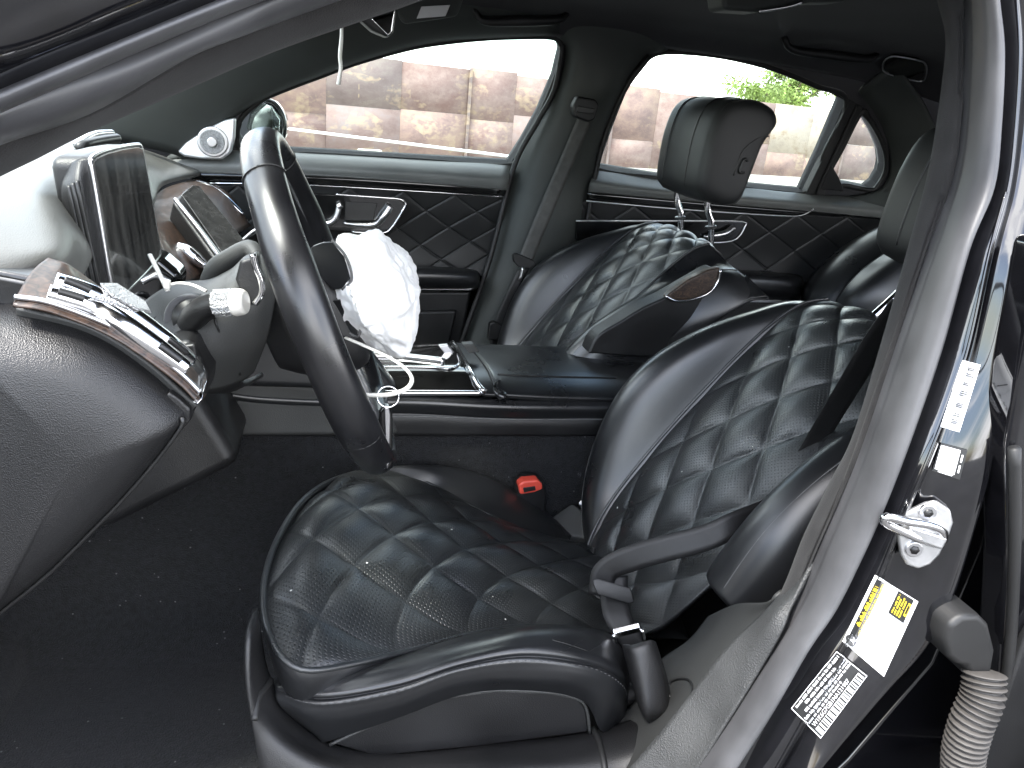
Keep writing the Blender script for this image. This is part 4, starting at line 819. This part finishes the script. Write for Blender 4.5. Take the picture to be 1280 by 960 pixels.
# ================================================================== DASHBOARD
db = part('dashboard', (-.4, 1.29, .5), 'pale lit dashboard with burl wood trim, vents and two free standing screens')
rows = [[(-130, 430, .54), (-110, 360, .55), (-120, 300, .58), (-150, 250, .62), (-200, 225, .66)], [(20, 380, .60), (58, 330, .62), (60, 295, .66), (20, 235, .74), (-40, 205, .8)], [(95, 352, .70), (104, 338, .71), (100, 280, .80), (60, 215, .90), (0, 188, .98)], [(136, 292, .95), (136, 272, .96), (126, 236, 1.04), (100, 190, 1.16), (60, 160, 1.3)], [(190, 262, 1.25), (188, 245, 1.26), (165, 205, 1.36), (130, 178, 1.5), (95, 160, 1.65)], [(205, 232, 1.65), (203, 222, 1.66), (190, 203, 1.74), (160, 183, 1.85), (120, 168, 1.98)], [(250, 220, 1.98), (248, 213, 1.985), (225, 203, 2.01), (190, 190, 2.04), (150, 178, 2.06)]]
DG = loft([QQ(r) for r in rows], 60, 30); grid('top_pad', DG, m_dash, db, .012, (-.3, .8, 4))
# driver display pod: hood, housing, glass
def face(a, b, c, d, n, m, nm, par, t=.004): return prism(nm, [a, b, c, d], n, m, par, .0015)
TL, BL = Q(113, 199, .80), Q(143, 376, .80)
xs = lambda px, py: None
PN = np.cross(BL - TL, np.array([0.10, 1, 0])); PN /= np.linalg.norm(PN); PN = PN if PN[0] > 0 else -PN
DP = lambda px, py: QL(px, py, TL, PN)
scr_px = [(113, 201), (117, 195), (130, 189), (150, 184), (170, 181), (176, 184), (181, 210), (188, 250), (194, 285), (199, 312), (197, 322), (180, 342), (160, 362), (148, 376), (143, 374), (136, 340), (127, 285), (118, 230)]
pod = prism('display_housing', [DP(*p) - PN * .002 for p in scr_px], -PN * .035, m_plast_f, db, .008)
sc_c = sum(DP(*p) for p in scr_px) / len(scr_px)
prism('display_glass', [sc_c + (DP(*p) - sc_c) * .975 for p in scr_px], PN * .0025, m_screen, pod, .001)
pp = [DP(*p) for p in scr_px]; tube('display_rim', pp + pp[:1], .0022, m_sat, pod, 6, 120)
# ribbed side cheek of the pod
rows = [[(112, 198, .80), (95, 200, .80), (80, 215, .81), (84, 235, .84)], [(118, 235, .80), (98, 236, .785), (77, 238, .80), (80, 250, .84)], [(128, 290, .80), (108, 292, .785), (84, 290, .80), (84, 296, .84)], [(137, 345, .80), (118, 345, .785), (95, 340, .80), (92, 340, .84)], [(145, 382, .80), (128, 384, .79), (108, 376, .80), (104, 372, .84)]]
SG = loft([QQ(r) for r in rows], 50, 24); grid('side_cheek', SG, m_plast_f, pod, .006); SB = bvh_of(SG)
for k in range(3):
    pp = [hit(SB, 86 + k * 5 + t * 28, 232 - k * 3 + t * 130, .0) for t in np.linspace(0, 1, 9)]; tube('rib_groove', [p for p in pp if p is not None], .0022, m_ink, pod, 6, 40)
rows = [[(84, 236, .86), (60, 245, .87), (30, 262, .88), (26, 270, .885)], [(84, 262, .835), (60, 268, .84), (38, 272, .86), (28, 276, .88)], [(88, 292, .83), (70, 300, .835), (52, 296, .85), (36, 286, .875)], [(92, 305, .84), (78, 310, .845), (60, 304, .86), (42, 294, .88)]]
grid('pod_neck', loft([QQ(r) for r in rows], 24, 18), m_trim, db, .006)
rows = [[(92, 186, 1.02), (100, 178, 1.02), (120, 170, 1.08), (142, 169, 1.12), (150, 178, 1.14)], [(100, 196, .98), (108, 188, .98), (126, 179, 1.02), (148, 176, 1.07), (156, 184, 1.09)]]
rows = [QQ(r) for r in rows]; hu = grid('head_up_cover', loft([rows[0], .5 * (np.array(rows[0]) + np.array(rows[1])), rows[1]], 8, 24), m_trim, db, .008, (-.3, .8, 4))
tube('head_up_slot', QQ([(97, 187, .985), (105, 181, .99), (125, 176, 1.03), (146, 173, 1.075)]), .006, m_ink, hu, 8)
tube('head_up_slot', QQ([(95, 180, 1.0), (118, 168, 1.07), (140, 166, 1.12)]), .004, m_sat, hu, 8)
# near end of the dash: cap facing the doorway
cap = [(-60, 385), (0, 392), (60, 402), (110, 418), (150, 440), (190, 470), (222, 498), (238, 514), (237, 526), (205, 570), (160, 622), (115, 668), (60, 722), (0, 770), (-60, 815)]
YC = .56
capw = QQ([(a, b, YC) for a, b in cap]); cc = sum(capw) / len(capw)
Rg = []
for k, dy in [(.04, -.03), (.3, -.029), (.6, -.026), (.8, -.018), (.9, -.008), (.965, .004), (1.0, .028), (1.0, .05), (.985, .08), (.9, .11)]:
    q = even(np.array(capw + [capw[0]]), 121)[:-1]; Rg.append(cc + (q - cc) * k + np.array([0, dy, 0]))
rings('end_cap', Rg, m_plast, db)
pp = [cc + (p - cc) * .935 + np.array([0, -.0075, 0]) for p in capw[7:]]; tube('cap_joint', pp, .0016, m_ink, db, 6, 60)
pprism('cap_corner', [(206, 494), (212, 490), (226, 500), (238, 512), (238, 526), (222, 545), (205, 562), (200, 556), (212, 530), (214, 512)], YC + .0, .03, m_plast_f, db, .004)
# wood fascia over the cap with chrome rim, two slim vents in it
wn_ = [(18, 384), (60, 390), (110, 408), (150, 428), (190, 455), (225, 482), (247, 505)]
wt = [(20, 372), (60, 378), (112, 396), (152, 414), (192, 440), (228, 468), (250, 490)]
wf = [(60, 322), (85, 330), (108, 346), (150, 376), (190, 404), (224, 432), (252, 462)]
w1 = np.array(QQ([(a, b, .555) for a, b in wn_])); w2 = np.array(QQ([(a, b, .56) for a, b in wt])); w3 = np.array(QQ([(a, b, y) for (a, b), y in zip(wf, (.62, .63, .65, .665, .68, .69, .70))]))
grid('wood_edge', loft([w1 + np.array([0, .02, -.003]), w1, .5 * (w1 + w2) + np.array([0, -.004, 0]), w2], 12, 40), m_wood, db, .004)
WG = loft([w2, .67 * w2 + .33 * w3 + np.array([.0, -.002, .003]), .33 * w2 + .67 * w3 + np.array([.0, -.002, .003]), w3], 24, 50); WG = WG
grid('wood_fascia', WG, m_wood, db, .006); WB = bvh_of(WG)
tube('chrome_rim', w2 + np.array([0, -.002, .001]), .002, m_sat, db, 6, 60)
prism('chrome_end', QQ([(247, 506, .552), (253, 498, .552), (256, 482, .56), (253, 462, .69), (250, 464, .69), (251, 488, .562), (240, 502, .552)]), (0, .012, 0), m_chr, db, .001)
def vent(pts, r0):
    pp = [hit(WB, x, y, .004) for x, y in pts]; pp = [p for p in pp if p is not None]
    o = tube('air_vent', pp, [r0 * .75, r0, r0, r0, r0 * .8], m_chr, db, 14, 60); 
    return o, pp
v1, p1_ = vent([(66, 357), (90, 366), (120, 380), (160, 402), (200, 431), (232, 455)], .0085)
v2, p2_ = vent([(60, 372), (90, 381), (120, 393), (158, 417), (196, 444), (228, 467)], .008)
for vv, quad in ((v1, [(114, 374), (134, 372), (170, 394), (176, 407), (158, 404), (130, 390)]), (v2, [(104, 390), (122, 389), (155, 408), (165, 422), (146, 419), (118, 403)])):
    q = [hit(WB, x, y, .012) for x, y in quad]; q = [p for p in q if p is not None]; prism('vent_tab', q, np.array([.0, -.002, .003]), m_grip, vv, .001)
for vv, pa_ in ((v1, p1_), (v2, p2_)):
    for (i0, i1) in ((0, .28), (.72, 1)):
        q = even(np.array(pa_), 60); a_, b_ = int(i0 * 59), int(i1 * 59); seg = q[a_ + 3:b_ - 3] + np.array([.003, -.006, .0045]); tube('vent_slot', seg, .0028, m_ink, vv, 8, 24)
# strip of lower dash between cap and fascia
grid('lower_strip', loft([QQ([(20, 386, .565), (110, 410, .565), (180, 452, .565), (245, 508, .565)]), QQ([(20, 396, .57), (110, 420, .57), (180, 464, .57), (236, 516, .57)])], 6, 30), m_trim, db, .004)
pprism('pad_end', [(-40, 335), (0, 338), (50, 348), (50, 360), (20, 382), (-40, 420)], .585, .03, m_lea_s, db, .01)
tube('pad_end_stitch', QQ([(-20, 345, .582), (20, 352, .582), (46, 358, .582)]), .0014, m_stitch, db, 5)
# body of the dash behind everything
prof = [(-.95, .93), (-.5, .95), (-.34, .93), (-.30, .86), (-.36, .74), (-.5, .62), (-.8, .55)]
prism('dash_core', [(x, .74, z) for x, z in prof], (0, 1.26, 0), m_plast_f, db, .02)
prism('dash_core', [(x, 1.05, z - .02) for x, z in [(-.6, .9), (-.3, .96), (-.2, .86), (-.12, .70), (-.3, .6), (-.6, .55)]], (0, .5, 0), m_plast_f, db, .02)
pprism('switch_block', [(205, 430), (240, 425), (262, 470), (258, 500), (225, 510)], .78, .06, m_plast_f, db, .008)
pprism('display_foot', [(140, 330), (196, 318), (228, 345), (222, 372), (175, 405), (145, 390)], .97, .05, m_piano, db, .01)
tube('foot_bracket', QQ([(158, 384, .962), (172, 376, .958), (184, 384, .96), (188, 396, .962)]), .006, m_sat, db, 8)
tube('foot_bracket', QQ([(178, 352, .965), (196, 345, .965), (212, 352, .965)]), .004, m_sat, db, 8)
pprism('light_switch', [(228, 432), (244, 430), (247, 448), (232, 450)], .775, .01, m_ink, db, .003)
# wood across to the passenger side, middle screen on it
wa = QQ([(150, 330, 1.0), (185, 262, 1.22), (205, 236, 1.6), (246, 223, 1.97)]); wb = QQ([(165, 352, 1.0), (215, 290, 1.2), (240, 250, 1.58), (285, 240, 1.95)]); wc = QQ([(190, 372, 1.02), (262, 340, 1.2), (285, 300, 1.5), (314, 282, 1.92)])
grid('wood_fascia', loft([wa, wb, wc], 20, 40), m_wood, db, .01)
tube('chrome_vent_bar', QQ([(240, 226, 1.93), (262, 234, 1.91), (284, 250, 1.89), (304, 268, 1.88)]), [.004, .008, .008, .004], m_chr, db, 10)
tube('chrome_vent_bar', QQ([(222, 307, 1.18), (232, 313, 1.175), (246, 324, 1.17), (258, 333, 1.165)]), [.006, .011, .011, .007], m_chr, db, 10)
sB, sT = [(228, 238), (236, 231), (246, 234), (305, 306), (302, 312), (280, 332), (270, 326), (226, 258)], None
ms = prism('middle_screen', QQ([(216, 252, 1.23), (234, 233, 1.27), (246, 233, 1.29), (308, 306, 1.24), (304, 312, 1.22), (276, 334, 1.16)]), (-.012, .02, -.03), m_plast_f, db, .006)
msg = QQ([(224, 248, 1.235), (238, 236, 1.265), (246, 237, 1.28), (303, 306, 1.235), (299, 310, 1.22), (278, 325, 1.17)])
nrm = np.cross(msg[2] - msg[0], msg[4] - msg[0]); nrm /= np.linalg.norm(nrm); nrm = nrm if nrm @ (CAM - msg[0]) > 0 else -nrm
prism('screen_glass', [p + nrm * .006 for p in msg], nrm * .002, m_glassd, ms, .0006)
ee = [p + nrm * .007 for p in QQ([(216, 253, 1.228), (246, 290, 1.19), (277, 332, 1.158)])]; tube('screen_edge', ee, .0035, m_sat, ms, 8)
pprism('cup_tray', [(300, 300), (325, 284), (350, 300), (352, 330), (330, 345), (312, 335)], 1.34, .03, m_piano, db, .006)
tube('tray_rim', QQ([(302, 302, 1.33), (325, 286, 1.33), (348, 300, 1.33)]), .003, m_sat, db, 8)
tube('trim_chrome_line', QQ([(314, 384, 1.12), (350, 394, 1.12), (390, 408, 1.12), (440, 424, 1.12)]), .004, m_sat, db, 8)
pprism('knee_panel', [(262, 400), (320, 380), (450, 425), (500, 492), (300, 486), (268, 470)], 1.125, .05, m_lea_s, db, .015)
pprism('console_side', [(190, 520), (300, 470), (480, 495), (500, 545), (180, 548)], 1.19, .02, m_trim, db, .01)
tube('knob_chrome', QQ([(160, 383, .98), (172, 378, .98), (182, 388, .98)]), .008, m_chr, db, 8)

# ================================================================== STEERING
colm = part('steering_column', (-.15, .92, .9), 'dark grey steering column shroud with chrome tipped stalk behind the wheel')
rows = [[(165, 420, .86), (172, 385, .87), (215, 355, .93), (255, 350, 1.0)], [(200, 440, .835), (205, 400, .835), (235, 365, .88), (270, 345, .97)], [(232, 470, .83), (235, 420, .82), (262, 368, .85), (290, 335, .94)], [(262, 488, .85), (268, 435, .82), (290, 360, .84), (310, 318, .92)], [(300, 478, .88), (312, 430, .84), (325, 365, .85), (335, 320, .92)], [(318, 465, .9), (335, 420, .86), (345, 370, .87), (352, 328, .92)]]
CO = loft([QQ(r) for r in rows], 40, 30); grid('column_shroud', CO, m_trim, colm, .006); CB = bvh_of(CO)
rows = [[(170, 425, .86), (210, 470, .92), (260, 492, 1.0)], [(232, 470, .832), (250, 492, .88), (290, 490, .98)], [(300, 478, .88), (310, 482, .92), (330, 470, 1.0)]]
grid('lower_shroud', loft([QQ(r) for r in rows], 16, 14), m_plast_f, colm, .006)
tube('shroud_seam', [p for p in [hit(CB, x, y, .0005) for x, y in [(190, 400), (230, 378), (262, 372), (272, 410), (300, 468)]] if p is not None], .0014, m_ink, colm, 6, 40)
c = Q(238, 400, .835); tube('stalk_boot', [c + np.array([0, .02, 0]), c + np.array([.004, -.004, .002])], [.024, .021], m_ink, colm, 20, 6)
cyl('stalk_collar', c + np.array([.0, .004, 0]), (.15, -1, .1), .0265, .008, m_rub, colm, 28)
sk = [Q(236, 404, .832), Q(246, 393, .815), Q(258, 384, .80), Q(275, 378, .79)]
tube('stalk', sk, [.012, .0135, .013, .0125], m_plast_f, colm, 16, 30)
q0, q1_ = Q(270, 379, .79), Q(292, 378, .785); ax = q1_ - q0
rg = tube_rings([q0, q1_], .0135, 48, 14); rg = [np.array([cc_ + (p - cc_) * (1.0 + (.05 if k % 4 < 2 else -.03)) for k, p in enumerate(r)]) for r in rg for cc_ in [r.mean(0)]]
rings('stalk_grip', rg, m_grip, colm); cyl('stalk_tip', q1_ + ax * .32, ax, .0145, .015, m_white, colm, 28, .004, .0125)
tube('upper_lever', QQ([(262, 352, .98), (272, 335, .97), (290, 322, .96), (312, 312, .95), (322, 322, .93)]), [.012, .013, .012, .012, .008], m_trim, colm, 12)

sw = part('steering_wheel', (-.0, .92, .96), 'black leather steering wheel with a burst white airbag')
TI = R_(21.5); WC = np.array([-.002, .925, .952]); D = np.array([-math.sin(TI), 0, math.cos(TI)]); Yv = np.array([0., 1, 0]); NW = np.array([math.cos(TI), 0, math.sin(TI)])
RW = .197; pr = []
for k in range(96):
    a = 2 * math.pi * k / 96; y_, d_ = math.sin(a) * RW * 1.02, math.cos(a) * RW
    if d_ < -.165: d_ = -.165 - (-(d_) - .165) * .25
    pr.append((y_, d_, a))
Rr = []
for k, (y_, d_, a) in enumerate(pr):
    c = WC + Yv * y_ + D * d_; rad = (Yv * y_ + D * d_); rad /= np.linalg.norm(rad)
    grip = 1 + .10 * math.exp(-((abs(math.sin(a)) - .93) / .12) ** 2)
    t = np.linspace(0, 2 * math.pi, 18, endpoint=False)[:, None]; Rr.append(c + .0158 * grip * np.cos(t) * rad + .021 * grip * np.sin(t) * NW)
Rr.append(Rr[0]); rim = rings('rim', Rr, m_wheel, sw, False)
for a in (.55, 2.1, -.55, -2.1):     # joints in the leather
    y_, d_ = math.sin(a) * RW * 1.02, max(math.cos(a) * RW, -.17); c = WC + Yv * y_ + D * d_; rad = (Yv * y_ + D * d_); rad /= np.linalg.norm(rad)
    t = np.linspace(0, 2 * math.pi, 25)[:, None]; tube('rim_joint', list(c + .0162 * 1.0 * np.cos(t) * rad + .0214 * np.sin(t) * NW), .0011, m_ink, rim, 5, 50)
tube('rim_stitch', [WC + Yv * math.sin(a) * (RW * 1.02 - .0155) + D * max(math.cos(a) * (RW - .0155), -.155) for a in np.linspace(0, 6.283, 60)], .0018, m_stitch, rim, 5, 120)
# hub, spokes, torn cover
rg = []
for dn, ry, rd in [(-.075, .045, .045), (-.05, .06, .06), (-.02, .078, .07), (.01, .082, .072), (.028, .074, .064), (.03, .05, .045)]:
    t = np.linspace(0, 2 * math.pi, 40, endpoint=False)[:, None]; e_ = 2 / 3.2
    rg.append(WC + NW * dn + Yv * ry * np.sign(np.cos(t)) * np.abs(np.cos(t)) ** e_ + D * (rd * np.sign(np.sin(t)) * np.abs(np.sin(t)) ** e_ - .005))
rings('hub', cr(np.array(rg), 24), m_plast_f, sw)
for sg in (-1, 1):
    for dd in (.012, -.03):
        tube('spoke', [WC + Yv * sg * .06 + D * dd - NW * .005, WC + Yv * sg * .12 + D * (dd * 1.05) - NW * .004, WC + Yv * sg * .18 + D * (dd * 1.1) - NW * .0], [.012, .009, .009], m_piano if dd > 0 else m_sat, sw, 10, 16)
tube('spoke', [WC - D * .05 - NW * .005, WC - D * .11, WC - D * .16], [.014, .011, .011], m_sat, sw, 10, 16)
for q in ([(400, 305, .86), (415, 300, .83), (432, 320, .82), (440, 348, .82), (428, 362, .83), (412, 345, .85)], [(422, 374, .84), (445, 372, .83), (450, 395, .83), (448, 420, .84), (430, 412, .85)]):
    pts = QQ(q); prism('torn_cover', pts, NW * -.012 + np.array([0, .01, 0]), m_lea_s, sw, .004); tube('torn_edge', pts[1:5], .0016, m_stitch, sw, 5, 30)
# shift paddle
pprism('paddle', [(312, 322), (322, 316), (326, 340), (332, 352), (328, 372), (316, 384), (304, 376), (294, 350), (300, 326)], .80, .02, m_plast_f, sw, .004)
tube('paddle_edge', QQ([(316, 318, .797), (320, 335, .797), (326, 350, .797), (327, 366, .797), (318, 380, .797)]), .0035, m_chr, sw, 8)
# burst airbag: folded cloth, one skin
bm = bmesh.new(); bmesh.ops.create_icosphere(bm, subdivisions=6, radius=1)
c1 = Q(462, 358, .90); c2 = Q(478, 415, .89)
for vv in bm.verts:
    p = vv.co.copy(); th = Vector((p.x * 1.5, p.y * 1.5, p.z * 1.2))
    f1 = noise.ridged_multi_fractal(th * 1.15 + Vector((3.1, 0, 7)), 1.0, 2.1, 4, 1.0, 2.0) * .10 + noise.noise(th * 1.3) * .14 + noise.noise(Vector((p.x * 2, p.y * 2, p.z * 9))) * .03
    r = .94 + f1
    x, y, z = p.x * .054 * r, p.y * .085 * r, p.z * .061 * r
    tail = max(0, -p.z - .35); x += tail * .018; z -= tail * .035; x *= 1 - .42 * tail; y *= 1 - .3 * tail
    if p.x < -.3: x *= .8
    vv.co = Vector(c1) + Vector(NW) * x + Vector((0, y, 0)) + Vector(D) * z
me = bpy.data.meshes.new('airbag'); bm.to_mesh(me); bm.free(); me.polygons.foreach_set('use_smooth', [True] * len(me.polygons)); obj('airbag', me, m_bag, sw)

# ================================================================== BELTS, BUCKLES, LOOSE THINGS
b1 = part('seat_belt', (.6, .7, .6), 'black driver seat belt lying loose over the quilted seat with its buckle strap')
wv = np.array([.75, -.25, .1])
ribbon('shoulder_strap', QQ([(1135, 372, .66), (1100, 420, .70), (1062, 482, .755), (1030, 535, .80), (1012, 565, .815)]), .034, [(.9, -.2, .25)] * 5, m_web, b1)
ribbon('lap_strap', QQ([(960, 640, .78), (915, 658, .765), (880, 673, .77), (830, 686, .785), (790, 698, .80), (757, 715, .81), (752, 745, .80)]), .034, [(.1, -.45, -.8), (.1, -.45, -.8), (.1, -.45, -.85), (.15, -.45, -.85), (.3, -.4, -.8), (.8, -.3, -.35), (.9, -.3, 0)], m_web, b1)
ribbon('lap_strap_end', QQ([(768, 720, .81), (768, 745, .79), (772, 770, .765), (785, 795, .745), (796, 820, .735)]), .036, [(.95, -.2, .1)] * 5, m_web, b1)
tg = prism('belt_tongue', QQ([(741, 732, .785), (748, 730, .785), (790, 742, .775), (794, 754, .772), (786, 756, .772), (746, 744, .782)]), (0, .006, .006), m_plast_f, b1, .003)
prism('metal_clip', QQ([(766, 792, .727), (800, 784, .722), (804, 790, .72), (770, 799, .725)]), (0, .006, .004), m_chr, b1, .002)
tube('clip_side', QQ([(767, 793, .728), (769, 803, .727)]), .003, m_chr, b1, 8, 6); tube('clip_side', QQ([(803, 787, .72), (805, 800, .72)]), .003, m_chr, b1, 8, 6)
rows = [QQ([(777, 806, 0.680), (790, 806, 0.665), (812, 800, 0.662), (820, 802, 0.670)]), QQ([(779, 815, 0.675), (792, 816, 0.656), (814, 812, 0.654), (824, 814, 0.665)]), QQ([(788, 850, 0.665), (800, 852, 0.640), (826, 848, 0.640), (834, 848, 0.655)]), QQ([(800, 888, 0.645), (808, 892, 0.625), (832, 886, 0.625), (840, 882, 0.640)]), QQ([(806, 898, 0.640), (814, 902, 0.630), (832, 896, 0.630), (842, 890, 0.640)])]
grid('anchor_sleeve', loft(rows, 30, 16), m_plast_f, b1, .008)
prism('sleeve_foot', QQ([(803, 894, 0.635), (820, 900, 0.620), (842, 886, 0.630), (844, 868, 0.645), (835, 862, 0.650)]), (0, .02, -.006), m_plast_f, b1, .006)
b2 = part('seat_belt', (.4, 1.93, 1.1), 'grey passenger seat belt hanging down the far centre pillar')
ribbon('shoulder_strap', QQ([(735, 140, 1.925), (718, 180, 1.93), (690, 245, 1.925), (665, 305, 1.92), (657, 326, 1.915)]), .044, [(.97, 0, .22)] * 5, m_webg, b2)
ribbon('lower_strap', QQ([(655, 336, 1.915), (645, 356, 1.91), (632, 385, 1.91), (622, 410, 1.91), (618, 440, 1.91)]), .03, [(.95, 0, .2)] * 5, m_web, b2)
pprism('belt_guide', [(716, 132), (722, 120), (745, 124), (750, 132), (744, 150), (736, 153), (718, 146)], 1.90, .03, m_plast_f, b2, .006)
pprism('guide_slot', [(722, 132), (744, 136), (742, 143), (720, 140)], 1.897, .01, m_ink, b2, .002)
pprism('belt_tongue', [(641, 318), (647, 317), (668, 326), (671, 332), (664, 336), (648, 334), (642, 327)], 1.905, .012, m_plast_f, b2, .003)
tube('tongue_plate', QQ([(654, 334, 1.904), (650, 350, 1.904)]), .005, m_sat, b2, 6, 6)
pprism('belt_anchor', [(612, 405), (618, 402), (630, 408), (628, 425), (610, 425)], 1.89, .02, m_plast_f, b2, .004)

bk = part('belt_buckle', (.3, 1.18, .55), 'belt buckle with red release button beside the driver seat')
pprism('buckle_body', [(647, 606), (652, 600), (672, 598), (680, 603), (684, 618), (681, 650), (674, 670), (652, 650), (646, 625)], 1.165, .03, m_plast_f, bk, .006)
pprism('red_button', [(648, 607), (654, 602), (672, 600), (678, 605), (679, 612), (668, 616), (650, 619)], 1.158, .022, m_red, bk, .004)
pprism('button_slot', [(654, 610), (669, 608), (670, 613), (655, 616)], 1.1565, .003, m_ink, bk, .0008)
rl = part('seat_track', (.42, 1.18, .45), 'grey plastic covered seat track end between seat and console')
prism('track_cover', QQ([(690, 645, 1.175), (715, 628, 1.175), (752, 652, 1.12), (760, 665, 1.10), (735, 672, 1.10), (712, 668, 1.12)]), (0, .0, -.04), m_trim, rl, .005)
prism('track_rail', QQ([(722, 628, 1.18), (742, 608, 1.19), (756, 618, 1.17), (738, 640, 1.16)]), (0, 0, -.03), m_sat, rl, .003)

key = thing('car_key', Q(484, 540, .78), 'slim silver and black key hanging from a wire ring under the wheel', 'key')
tube('split_ring', [Q(485, 496, .78) + np.array([.0115 * math.cos(a), .004 * math.sin(a), .0105 * math.sin(a)]) for a in np.linspace(0, 6.283, 24)], .0009, m_chr, key, 6, 60)
pprism('key_body', [(474, 516), (480, 508), (488, 508), (491, 520), (491, 580), (486, 588), (476, 586), (473, 570)], .785, .010, m_piano, key, .003)
pprism('key_frame', [(480, 509), (486, 509), (488, 518), (487, 578), (484, 588), (482, 578), (480.5, 525)], .781, .012, m_sat, key, .0015)
t1 = tube('cable_tie', QQ([(432, 422, .84), (455, 432, .82), (485, 446, .80), (506, 460, .79), (515, 474, .78), (508, 486, .775), (488, 493, .775), (465, 494, .78), (446, 492, .79)]), .0028, m_white, None, 6, 80, .5)
tag(t1, 'white cable tie looped through the key ring below the airbag', 'cable tie')
t2 = thing('cable_tie', Q(205, 355, .83), 'white cable tie crossing the display corner and column behind the stalk', 'cable tie')
tube('strap', QQ([(187, 318, .86), (194, 332, .85), (203, 350, .835), (210, 364, .83)]), .0026, m_white, t2, 6, 30, .6)
tube('strap', QQ([(207, 358, .832), (222, 354, .83), (240, 356, .825), (258, 364, .82)]), .0026, m_white, t2, 6, 30, .6)
pprism('tie_head', [(203, 350), (212, 352), (212, 362), (204, 361)], .826, .008, m_white, t2, .001)

mir = part('rear_view_mirror', (.05, 1.3, 1.35), 'corner of the rear view mirror at the windscreen top')
pprism('mirror_shell', [(447, 22), (470, 8), (496, 8), (492, 40), (486, 47), (465, 38)], 1.24, .05, m_plast_f, mir, .006)
pprism('mirror_glass', [(464, 24), (476, 14), (494, 12), (490, 40), (485, 45)], 1.235, .008, m_mirror, mir, .0015)
cd = tube('hanging_cord', QQ([(427, 20, 1.2), (427, 45, 1.2), (425, 70, 1.2), (426, 85, 1.2), (423, 106, 1.2)]), [.0016, .0024, .0028, .0026, .003], m_white, None, 8, 40)
tag(cd, 'thin pale twisted cord dangling below the rear view mirror', 'cord')
